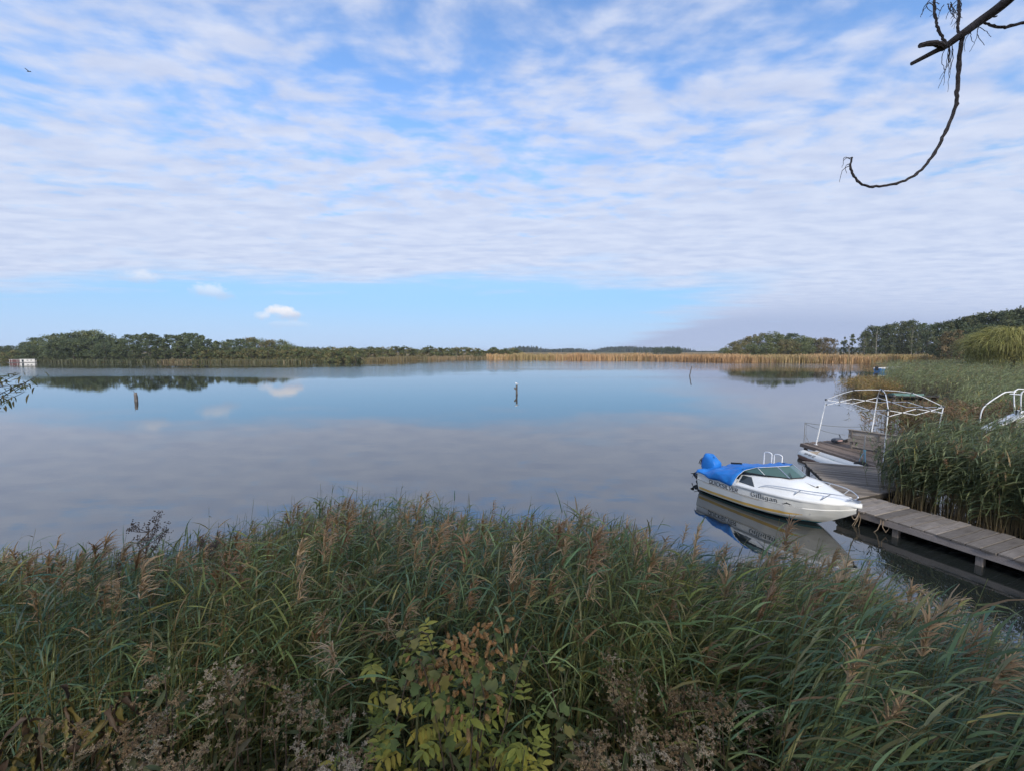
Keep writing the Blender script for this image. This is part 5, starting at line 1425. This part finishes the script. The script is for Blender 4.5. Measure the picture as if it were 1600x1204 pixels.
# low undergrowth under and between the herbs, close to the camera
g = Geo(); n = 6500
q = scatter([(-7, 4.0), (-3, 3.6), (0, 3.2), (3, 3.2), (7, 3.0), (6, .5), (-6, .5)], n, rg)
gz_ = ground_z(q[:, 0], q[:, 1])
P = np.column_stack([q, gz_ + .02 + .85 * rg.random(n) ** .8 * np.clip(q[:, 1] / 1.6, .4, 1)])
tn = np.array([(.075, .095, .042), (.095, .105, .045), (.125, .10, .05), (.08, .085, .04)])[rg.integers(0, 4, n)] * (.6 + .7 * rg.random(n))[:, None]
strips(g, P, rg.random(n) * 6.28, .5 + rg.normal(0, .4, n), .6 + 1.2 * rg.random(n), .10 + .16 * rg.random(n), .018 + .026 * rg.random(n), tn, 3, rg=rg)
n = 1500
q = scatter([(-7, 4.0), (-3, 3.6), (0, 3.2), (3, 3.2), (7, 3.0), (6, .5), (-6, .5)], n, rg)
tn = np.array([(.10, .085, .05), (.06, .075, .04), (.14, .11, .065)])[rg.integers(0, 3, n)]
strips(g, np.column_stack([q, ground_z(q[:, 0], q[:, 1])]), rg.random(n) * 6.28, 1.45 + rg.normal(0, .12, n), .2 * rg.random(n), .5 + .6 * rg.random(n), np.full(n, .007), tn, 3, shape='even', rg=rg)
tag(add_obj('undergrowth', g.mesh('undergrowth', [LEAF])), 'low dark leafy undergrowth at the foot of the near bank', 'undergrowth', kind='stuff')

# ------------------------------------------------------------------ herbs, shrubs, vines: separate plants
def leaf_mesh(name, L, W, fold=.25, droop=.2, tint=(.1, .15, .05), seg=4, lobes=0, seed=0):
    r = random.Random(seed); V = []; Fq = []; C = []
    for i in range(seg + 1):
        t = i / seg; w_ = W * .5 * math.sin(math.pi * min(1, t ** .8 * .97 + .03)) ** .8
        if lobes: w_ *= 1 + .35 * math.sin(t * math.pi * lobes)
        z = -droop * L * t * t
        V += [(L * t, -w_, z + fold * w_), (L * t, 0, z), (L * t, w_, z + fold * w_)]
    for i in range(seg):
        a = i * 3; Fq += [(a, a + 1, a + 4, a + 3), (a + 1, a + 2, a + 5, a + 4)]
    k = [.85 + .3 * r.random() for _ in V]
    C = [tuple(c * k[i] for c in tint) for i in range(len(V))]
    return np_mesh(name, V, Fq, True, C, [LEAF])
def stem(parent, pts, r0, r1, m_, name='stem', n=6):
    return MB().tube(pts, [r0 + (r1 - r0) * i / (len(pts) - 1) for i in range(len(pts))], n).build(name, m_, parent, smooth=True)
def put_leaf(parent, me, p, az, pitch, s_=1.0, roll=0.0, name='leaf'):
    o = add_obj(name, me, None, parent)
    o.location = p; o.rotation_euler = (roll, -pitch, az); o.scale = (s_, s_, s_)
    return o
STEMG = mat('green_stem', (.085, .095, .04), .7, noise=(20, .3, 3, (1, 1, .3)))
STEMB = mat('brown_stem', (.085, .060, .040), .8, noise=(20, .4, 3, (1, 1, .3)))
STEMT = mat('tan_stem', (.22, .17, .10), .8, noise=(20, .3, 3, (1, 1, .3)))
ELD = [leaf_mesh('leaflet', .105, .042, tint=c, seed=i, droop=.15 + .1 * i) for i, c in enumerate(((.28, .30, .06), (.38, .35, .065), (.20, .25, .062), (.46, .38, .075)))]
rs = random.Random(8)
def shrub(name, px, ptop, Y, label, n_br, spread, meshes, per=(5, 9), stem_m=STEMG, scale=1.0, cat='shrub', wide=1.0):
    """compound-leaved shrub whose top shows at that pixel"""
    t_ = at_y(px, ptop, Y); z0 = float(ground_z(t_.x, Y)); H_ = t_.z - z0
    root = tag(empty(name, (t_.x, Y, z0 - .03)), label, cat)
    count = 0; extra = Geo()
    def leaflet(me, p, az, pitch, s_, roll):
        nonlocal count
        count += 1
        if count <= 290: put_leaf(root, me, p, az, pitch, s_, roll); return
        M_ = Matrix.LocRotScale(p, __import__('mathutils').Euler((roll, -pitch, az)), Vector((s_, s_, s_)))
        vs = np.array([tuple(M_ @ v_.co) for v_ in me.vertices]); fs = np.array([tuple(f_.vertices) for f_ in me.polygons])
        cc = np.zeros(len(me.vertices) * 4, np.float32); me.attributes['tint'].data.foreach_get('color', cc)
        extra.add(vs, fs, cc.reshape(-1, 4)[:, :3])
    for k in range(n_br):
        a = rs.random() * 6.28; f = rs.uniform(.5, 1.0); rad = spread * math.sqrt(rs.random())
        tip = Vector((math.cos(a) * rad * wide, math.sin(a) * rad * .8, H_ * f * (1 - .22 * (rad / spread) ** 2)))
        mid = Vector((tip.x * .35, tip.y * .35, tip.z * .55))
        pts = smooth_path([Vector((rs.uniform(-.08, .08), rs.uniform(-.08, .08), 0)), mid, tip], 4)
        stem(root, pts, .009, .003, stem_m)
        n_fr = 4
        for j in range(n_fr):
            u_ = 1 - .5 * (j / n_fr) ** 1.2; i = u_ * (len(pts) - 1); b = pts[int(i)].lerp(pts[min(len(pts) - 1, int(i) + 1)], i - int(i))
            az = rs.random() * 6.28; d = Vector((math.cos(az), math.sin(az), rs.uniform(.1, .6))).normalized(); L = .20 * scale
            me = rs.choice(meshes)
            for q_ in range(3):
                for s_ in (-1, 1):
                    leaflet(me, b + d * L * (.35 + .28 * q_), az + s_ * 1.05, rs.uniform(-.35, .25), scale * rs.uniform(.75, 1.15), rs.uniform(-.3, .3))
            leaflet(me, b + d * L, az, rs.uniform(-.3, .3), scale * rs.uniform(.8, 1.2), rs.uniform(-.3, .3))
    if extra.n:
        e_ = add_obj('leaf_mass', extra.mesh('leaf_mass', [LEAF]), None, root); e_['kind'] = 'stuff'
    return root
shrub('elder_shrub', 640, 1020, 2.35, 'yellow green elder shrub with leafy sprays at the bottom centre', 19, .62, ELD, scale=.8)
# hop vine climbing over it
HOPL = [leaf_mesh('hop_leaf', .075, .075, tint=c, seed=30 + i, lobes=3, droop=.35) for i, c in enumerate(((.11, .15, .045), (.15, .16, .05), (.23, .20, .055)))]
def cone_mesh(c, seed):
    r = np.random.default_rng(seed); V = []; Fq = []; C = []
    for i in range(22):
        t = i / 22; a = i * 2.4; rad = .011 * math.sin(math.pi * (.15 + .8 * t)); z = -.045 * t
        d = np.array([math.cos(a), math.sin(a), 0]); s_ = np.array([-math.sin(a), math.cos(a), 0]); p = d * rad * .4 + np.array([0, 0, z]); e = d * rad * 1.25 + np.array([0, 0, z - .014])
        b = len(V); V += [p - s_ * .007, p + s_ * .007, e + s_ * .004, e - s_ * .004]; Fq.append((b, b + 1, b + 2, b + 3)); k = .7 + .6 * r.random(); C += [tuple(x * k for x in c)] * 4
    return np_mesh('hop_cone', V, Fq, False, C, [LEAF])
CONES = [cone_mesh((.36, .20, .085), 1), cone_mesh((.28, .175, .075), 2), cone_mesh((.40, .25, .11), 3)]
t_ = at_y(725, 985, 2.25); z0 = float(ground_z(t_.x, 2.25))
hop = tag(empty('hop_vine', (t_.x, 2.25, z0)), 'hop vine with orange brown cones draped over the elder shrub', 'vine')
Hh = t_.z - z0
stems_ = []
for k in range(7):
    a = rs.random() * 6.28; rad = rs.uniform(.05, .42)
    pts = smooth_path([Vector((rs.uniform(-.1, .1), 0, 0)), Vector((math.cos(a) * rad * .5, math.sin(a) * rad * .4, Hh * .6)), Vector((math.cos(a) * rad, math.sin(a) * rad * .6, Hh * rs.uniform(.82, 1))), Vector((math.cos(a) * (rad + .18), math.sin(a) * rad * .7, Hh * rs.uniform(.68, .9)))], 5)
    stem(hop, pts, .005, .0025, STEMB); stems_.append(pts)
for k in range(150):
    p = rs.choice(rs.choice(stems_)[4:]) + Vector((rs.gauss(0, .05), rs.gauss(0, .05), rs.gauss(0, .05)))
    put_leaf(hop, rs.choice(HOPL), p, rs.random() * 6.28, rs.uniform(-.9, .3), rs.uniform(.5, 1.0), rs.uniform(-.5, .5))
for k in range(130):
    c = rs.choice(((.0, 0, .93), (-.12, -.02, .90), (.12, .03, .95), (.05, -.05, .80), (-.20, 0, .86)))
    o = add_obj('hop_cone', rs.choice(CONES), None, hop); o.location = (c[0] + rs.gauss(0, .07), c[1] + rs.gauss(0, .06), Hh * c[2] + rs.gauss(0, .06)); s_ = rs.uniform(.7, 1.15); o.scale = (s_, s_, s_); o.rotation_euler = (rs.gauss(0, .5), rs.gauss(0, .5), rs.random() * 6)
# second, greener elder to the right of the first and a yellow one at the right edge
shrub('elder_shrub', 800, 1085, 2.2, 'smaller green elder shrub just right of the hop vine', 6, .30, ELD[:3], scale=.65)
shrub('elder_shrub', 1592, 1085, 2.6, 'yellow green shrub at the bottom corner beside the reeds', 7, .32, ELD, scale=.7)

# fluffy seed-head herbs
HERBL = [leaf_mesh('leaf', .11, .026, tint=c, seed=50 + i, droop=.3) for i, c in enumerate(((.085, .105, .045), (.11, .11, .045), (.135, .105, .045)))]
def fluff(c, seed, n=300, R_=.05):
    r = np.random.default_rng(seed); gg = Geo()
    ctr = r.normal(0, 1, (14, 3)) * np.array([R_ * .8, R_ * .8, R_ * .35]); i = r.integers(0, 14, n)
    tn = np.array(c) * (.65 + .7 * r.random(n))[:, None]
    strips(gg, ctr[i], r.random(n) * 6.28, r.uniform(-.3, 1.4, n), r.uniform(0, .9, n), r.uniform(.008, .020, n), np.full(n, .0036), tn, 2, shape='even', rg=r)
    return gg.mesh('seed_head', [LEAF])
FL = [fluff((.36, .275, .165), 1, 220), fluff((.29, .21, .12), 2, 200), fluff((.42, .35, .25), 3, 200), fluff((.25, .17, .09), 4, 220)]
def herb(px, py, Y, label, n_st=5, spread=.22, heads=4, scale=1.0, stem_m=STEMB, leaves=HERBL, hd=FL, nl=12):
    t_ = at_y(px, py, Y); z0 = float(ground_z(t_.x, Y)); H_ = t_.z - z0
    root = tag(empty('seedhead_herb', (t_.x, Y, z0 - .03)), label, 'herb', 'faded herbs on the near bank')
    for k in range(n_st):
        a = rs.random() * 6.28; rad = spread * rs.random() ** .5; h_ = H_ * rs.uniform(.78, 1.0)
        tip = Vector((math.cos(a) * rad, math.sin(a) * rad, h_)); pts = smooth_path([Vector((tip.x * .3, tip.y * .3, 0)), Vector((tip.x * .5, tip.y * .5, h_ * .55)), tip], 4)
        stem(root, pts, .006, .003, stem_m)
        for j in range(nl):
            i = rs.uniform(.35, .98) * (len(pts) - 1); b = pts[int(i)].lerp(pts[min(len(pts) - 1, int(i) + 1)], i - int(i))
            put_leaf(root, rs.choice(leaves), b, rs.random() * 6.28, rs.uniform(-.5, .5), scale * rs.uniform(.6, 1.2), rs.uniform(-.6, .6))
        for j in range(heads):
            o = add_obj('seed_head', rs.choice(hd), None, root); o['kind'] = 'stuff'; o.location = tip + Vector((rs.gauss(0, .05), rs.gauss(0, .05), rs.uniform(-.09, .03))); s_ = scale * rs.uniform(.55, 1.05); o.scale = (s_, s_, s_ * .9); o.rotation_euler = (rs.gauss(0, .3), rs.gauss(0, .3), rs.random() * 6)
HERBS = [(375, 985, 2.7, 'faded pink brown herb below the reeds, left of the shrub', 6, .25), (250, 1035, 2.4, 'pale headed herb standing right of the wilted yellow plant', 4, .18),
         (325, 1135, 1.9, 'pale fluffy herb low at the bottom, left of the centre', 5, .20), (430, 1040, 2.2, 'brown faded herb between the pale herbs and the elder shrub', 4, .2),
         (180, 1120, 2.0, 'dull olive herb at the bottom below the wilted plant', 5, .22), (1000, 1020, 2.6, 'tall pale headed herb right of the elder shrub among the reeds', 5, .2),
         (1075, 1040, 2.6, 'brown headed herb beside the tall pale one at the bottom', 5, .2), (930, 1095, 2.2, 'faded herb at the bottom edge right of the small elder', 5, .2),
         (1020, 1120, 2.1, 'low fluffy herb at the bottom edge below the tall pale one', 5, .2), (1155, 1075, 2.4, 'rosy brown herb at the right end of the faded herbs', 4, .18),
         (1110, 1140, 2.1, 'small brown herb at the bottom below the rosy one', 4, .18), (60, 1150, 2.1, 'dark brown herb in the bottom left corner', 5, .25),
         (520, 1130, 2.0, 'sparse brown herb under the left side of the elder shrub', 4, .2), (1250, 1150, 2.2, 'dull herb half sunk in the leaning reeds at the bottom', 4, .2)]
for px, py, Y_, lb, ns, sp in HERBS:
    herb(px, py, Y_, lb, ns, sp, nl=11 if ns > 4 else 9)
# wilted large-leaved plant
WILT = [leaf_mesh('wilted_leaf', .15, .05, tint=c, seed=70 + i, fold=1.1, droop=1.2, lobes=3) for i, c in enumerate(((.17, .135, .04), (.115, .075, .045), (.085, .06, .045), (.20, .17, .05)))]
t_ = at_y(95, 1035, 2.7); z0 = float(ground_z(t_.x, 2.7)); Hq = t_.z - z0
wp = tag(empty('wilted_plant', (t_.x, 2.7, z0)), 'large wilted plant with yellow and brown drooping leaves at the lower left', 'plant')
for k in range(5):
    tip = Vector((rs.uniform(-.35, .45), rs.uniform(-.2, .2), Hq * rs.uniform(.75, 1.02))); pts = smooth_path([Vector((tip.x * .4, tip.y * .3, 0)), Vector((tip.x * .7, tip.y * .6, tip.z * .6)), tip], 4)
    stem(wp, pts, .006, .003, STEMG)
    for j in range(15):
        i = rs.uniform(.45, 1) * (len(pts) - 1); b = pts[int(i)].lerp(pts[min(len(pts) - 1, int(i) + 1)], i - int(i))
        put_leaf(wp, rs.choice(WILT), b, rs.random() * 6.28, rs.uniform(-1.1, .1), rs.uniform(.5, 1.0), rs.uniform(-.8, .8), 'wilted_leaf')
# dead umbel stalks standing above the reeds
UMB = []
for sd_ in range(2):
    r = random.Random(sd_); mbu = MB()
    for k in range(7):
        e = Vector((r.gauss(0, .011), r.gauss(0, .011), r.gauss(0, .013))); mbu.box(e, (.0075, .006, .008), Matrix.Rotation(r.random() * 3, 3, 'X'))
    me = bpy.data.meshes.new('seed_cluster'); me.from_pydata(mbu.v, [], mbu.f); me.materials.append(DARKTWIG); UMB.append(me)
def umbel(px, py, pxb, pyb, Y, label, n_br=9, m_=DARKTWIG, wd=.23):
    tp_ = at_y(px, py, Y); bs = at_y(pxb, pyb, Y); z0 = float(ground_z(bs.x, Y)); root = tag(empty('dead_stalk', (bs.x, Y, z0 - .02)), label, 'stalk')
    o_ = Vector((bs.x, Y, z0)); top = tp_ - o_; low = bs - o_
    path = smooth_path([Vector((0, 0, 0)), low * .98, low.lerp(top, .45) + Vector((.02, 0, 0)), top - Vector((0, 0, .10))], 5)
    stem(root, path, .009, .004, m_)
    for k in range(n_br):
        b = path[-1 - int(rs.uniform(1, 8))]; a = rs.random() * 6.28
        e = Vector((top.x + math.cos(a) * wd * rs.uniform(.4, 1), top.y + math.sin(a) * wd * .6, top.z + rs.uniform(-.20, .05)))
        br = stem(root, [b, b.lerp(e, .5) + Vector((math.cos(a) * .03, 0, -.01)), e], .004, .002, m_, 'branch', 5)
        for j in range(6):
            c = add_obj('seed_cluster', rs.choice(UMB), None, br); c.location = b.lerp(e, rs.uniform(.45, 1.05)) + Vector((rs.gauss(0, .012), rs.gauss(0, .012), rs.gauss(0, .012))); c.rotation_euler = (rs.random() * 3, rs.random() * 3, 0)
umbel(232, 806, 214, 925, 3.9, 'dark branching dead stalk rising above the reeds at the left', 11)
umbel(328, 830, 306, 930, 4.3, 'second, lower dark dead stalk right of the tallest one', 8, wd=.13)
umbel(182, 868, 190, 960, 3.9, 'thin brown dead stalk left of the tallest dark one', 4, STEMB, .05)
# long seed plume leaning out over the water in the right corner
t0_, t1_ = at_y(1425, 1160, 2.9), at_y(1590, 1082, 3.1)
lp = tag(empty('leaning_reed', t0_ - Vector((0, 0, 1.2))), 'single long reed leaning out at the lower right with a feathery plume', 'reed')
lb_ = t0_ - Vector((0, 0, 1.2)); lp.location.z = float(ground_z(lb_.x, lb_.y)); lb_ = Vector(lp.location)
path = smooth_path([Vector((-.5, -.1, .0)), t0_ - lb_, (t0_.lerp(t1_, .55)) - lb_ + Vector((0, 0, .02)), t1_ - lb_], 6)
stem(lp, path, .005, .0025, STEMT)
gg = Geo(); n = 260; r = np.random.default_rng(3); ii = r.integers(len(path) - 8, len(path), n); P = np.array([tuple(path[i]) for i in ii]) + r.normal(0, .015, (n, 3))
strips(gg, P, r.normal(0, .5, n), r.uniform(-.6, .8, n), r.uniform(.4, 1.2, n), r.uniform(.06, .16, n), np.full(n, .007), np.array([.24, .17, .11]) * (.7 + .6 * r.random(n))[:, None], 3, shape='plume', rg=r)
add_obj('plume', gg.mesh('plume', [LEAF]), None, lp)

# ------------------------------------------------------------------ willow sapling whose branch tip enters at the left
ws_ = Vector((-6.9, 4.6, 0)); ws_.z = float(ground_z(ws_.x, ws_.y))
sap = tag(empty('willow_sapling', ws_), 'leafy willow sapling whose branch tips reach in at the left edge', 'tree')
stem(sap, smooth_path([Vector((0, 0, -.1)), Vector((.1, 0, 2.2)), Vector((.0, .1, 4.6))], 5), .045, .015, BARK, 'trunk', 8)
WL = [leaf_mesh('leaf', .085, .020, tint=c, seed=90 + i, droop=.3) for i, c in enumerate(((.13, .145, .05), (.17, .165, .06), (.21, .17, .07)))]
cr = empty('crown'); cr.parent = sap
for (px, py) in ((60, 586), (48, 600), (38, 612), (30, 583), (22, 606), (14, 620), (2, 600), (-30, 590), (-50, 610), (52, 592), (8, 588), (-10, 612)):
    e = at_y(px, py, 4.4 + rs.uniform(-.2, .3)) - ws_; b = Vector((rs.uniform(0, .3), 0, rs.uniform(2.7, 3.6)))
    m1 = b.lerp(e, .55) + Vector((0, 0, .22)); pts = smooth_path([b, m1, e], 6)
    stem(sap, pts, .010, .002, BARK, 'branch', 5)
    for j in range(30):
        i = rs.uniform(.38, 1) * (len(pts) - 1); p = pts[int(i)].lerp(pts[min(len(pts) - 1, int(i) + 1)], i - int(i))
        put_leaf(cr, rs.choice(WL), p + Vector((rs.gauss(0, .03), rs.gauss(0, .03), rs.gauss(0, .03))), rs.random() * 6.28, rs.uniform(-1.2, .4), rs.uniform(.6, 1.2), rs.uniform(-.5, .5))

# ------------------------------------------------------------------ ash tree behind the viewer, one dead limb hanging into view
ash0 = Vector((4.4, -2.6, 0)); ash0.z = float(ground_z(ash0.x, ash0.y))
ash = tag(empty('ash_tree', ash0), 'ash tree with a bare curling limb hanging in at the upper right', 'tree')
stem(ash, smooth_path([Vector((0, 0, -.2)), Vector((.1, .1, 2.5)), Vector((-.1, -.1, 5.5)), Vector((.2, -.3, 9.5))], 5), .30, .10, BARK, 'trunk', 12)
def P2(px, py, Y=2.0): return at_y(px, py, Y) - ash0
limb = stem(ash, smooth_path([Vector((-.05, 0, 3.6)), Vector((-.75, 1.9, 4.1)), Vector((-1.1, 3.2, 4.4)), P2(1720, -150, 1.6), P2(1645, -72, 1.85), P2(1575, 0, 1.95), P2(1530, 34, 2.0), P2(1500, 56, 2.0), P2(1478, 72, 2.02), P2(1462, 80, 2.03), P2(1424, 100, 2.05)], 5), .034, .008, DARKTWIG, 'limb', 9)
def twig(pts, r0, r1, name='twig', knots=True, n=7):
    path = smooth_path(pts, 6); mb = MB()
    rad = []
    for i in range(len(path)):
        t = i / (len(path) - 1); r_ = r0 + (r1 - r0) * t
        if knots and i % 7 == 2: r_ *= 1.28
        rad.append(r_)
    mb.tube([p + Vector((rs.gauss(0, .0012), rs.gauss(0, .0012), rs.gauss(0, .0012))) for p in path], rad, n)
    return mb.build(name, DARKTWIG, limb, smooth=True), path
twig([P2(1474, 76, 2.03), P2(1462, 68, 2.0), P2(1438, 71, 1.98)], .014, .010, knots=False)
_, hang = twig([P2(1505, 50, 2.0), P2(1500, 80, 2.0), P2(1497, 125, 2.01), P2(1495, 150, 2.0), P2(1493, 168, 2.0), P2(1478, 205, 1.98), P2(1463, 235, 1.97), P2(1440, 265, 1.96), P2(1415, 282, 1.95), P2(1385, 290, 1.95), P2(1355, 291, 1.95), P2(1338, 281, 1.96), P2(1329, 264, 1.97), P2(1331, 246, 1.98)], .0085, .0038)
twig([P2(1480, 71, 2.02), P2(1470, 55, 2.02), P2(1463, 38, 2.02), P2(1460, 15, 2.03), P2(1460, -30, 2.05)], .0055, .005)
twig([P2(1500, 57, 2.0), P2(1497, 42, 2.0), P2(1499, 20, 2.02), P2(1497, -30, 2.05)], .0055, .005)
twig([P2(1680, 18, 1.95), P2(1640, 26, 1.97), P2(1600, 36, 2.0), P2(1568, 43, 2.0), P2(1549, 40, 2.02), P2(1536, 34, 2.03), P2(1545, 27, 2.03), P2(1558, 26, 2.03)], .008, .003)
def strands(px, py, n, ln_, w_=8):
    for k in range(n):
        a = P2(px + rs.uniform(-w_, w_) * .4, py + rs.uniform(-3, 3), 2.0 + rs.uniform(-.03, .03)); e = a + Vector((rs.uniform(-w_, w_) / 325, rs.uniform(-.03, .03), -ln_ / 325 * rs.uniform(.5, 1.1)))
        twig([a, a.lerp(e, .5) + Vector((rs.uniform(-.02, .02), 0, 0)), e], .0018, .0009, 'hanging_key_stalk', False, 4)
strands(1485, 72, 8, 62, 9); strands(1500, 4, 6, 30, 16); strands(1480, 6, 7, 26, 14); strands(1455, 2, 6, 20, 12); strands(1525, 42, 5, 34, 12)
for (ax_, ay_, bx, by) in ((1331, 246, 1316, 262), (1329, 256, 1322, 272), (1330, 262, 1337, 275), (1329, 258, 1312, 285), (1331, 250, 1318, 252), (1332, 268, 1341, 284)):
    a, e = P2(ax_, ay_, 1.98), P2(bx, by, 1.97); twig([a, a.lerp(e, .5) + Vector((-.012, 0, .014)), e], .0018, .0009, 'hanging_key_stalk', False, 4)
# its leafy crown stands over and behind the viewer
for k in range(9):
    a = k * .7; e = Vector((-1.6 + math.cos(a) * 5, -2.6 + math.sin(a) * 1.8, 6.5 + (k % 3) * 1.2))
    stem(ash, [Vector((0, 0, 4.2 + .4 * k)), Vector((e.x * .5, e.y * .5, e.z - .6)), e], .10, .03, BARK, 'branch', 7)
r = np.random.default_rng(4); n = 9000
d = r.normal(0, 1, (n, 3)); d /= np.linalg.norm(d, axis=1)[:, None]
clc = np.array([[-2.6 + r.uniform(-6.5, 6.5), -3.0 + r.uniform(-3.5, 2.4), 6.2 + r.uniform(-2.2, 3.0)] for _ in range(120)])
ctr = clc[r.integers(0, 120, n)] + d * (r.random(n) ** .5)[:, None] * 1.15
wpos = ctr + np.array(ash0)
elev = np.arctan2(wpos[:, 2] - CAM_H, np.maximum(np.hypot(wpos[:, 0], wpos[:, 1]), .01))
ok = ~((wpos[:, 1] > -.3) & (elev < R(62)))
ctr = ctr[ok]; n = len(ctr)
a = r.normal(0, 1, (n, 3)); a /= np.linalg.norm(a, axis=1)[:, None]; b = np.cross(a, r.normal(0, 1, (n, 3))); b /= np.linalg.norm(b, axis=1)[:, None]
VV = np.stack([ctr - a * .13, ctr + b * .07, ctr + a * .13, ctr - b * .07], 1)
add_obj('crown', np_mesh('crown', VV.reshape(-1, 3), np.arange(n * 4).reshape(n, 4), False, np.repeat(np.array([(.07, .10, .04)]) * (.7 + .6 * r.random(n))[:, None], 4, 0), [CROWN]), None, ash)

# ------------------------------------------------------------------ thin autumn haze over the lake
hz_ = bpy.data.materials.new('lake_haze'); hz_.use_nodes = True
t = NT(hz_.node_tree); out = t.n('ShaderNodeOutputMaterial'); pv = t.n('ShaderNodeVolumePrincipled')
pv.inputs['Color'].default_value = (.80, .88, 1.0, 1); pv.inputs['Density'].default_value = .00014; pv.inputs['Anisotropy'].default_value = 0.0
t.link(pv.outputs[0], out.inputs['Volume'])
hb_ = MB().box((0, 3000, 14), (15000, 13000, 32)).build('haze', hz_)
tag(hb_, 'thin pale haze lying over the lake and fields', 'haze', kind='stuff')
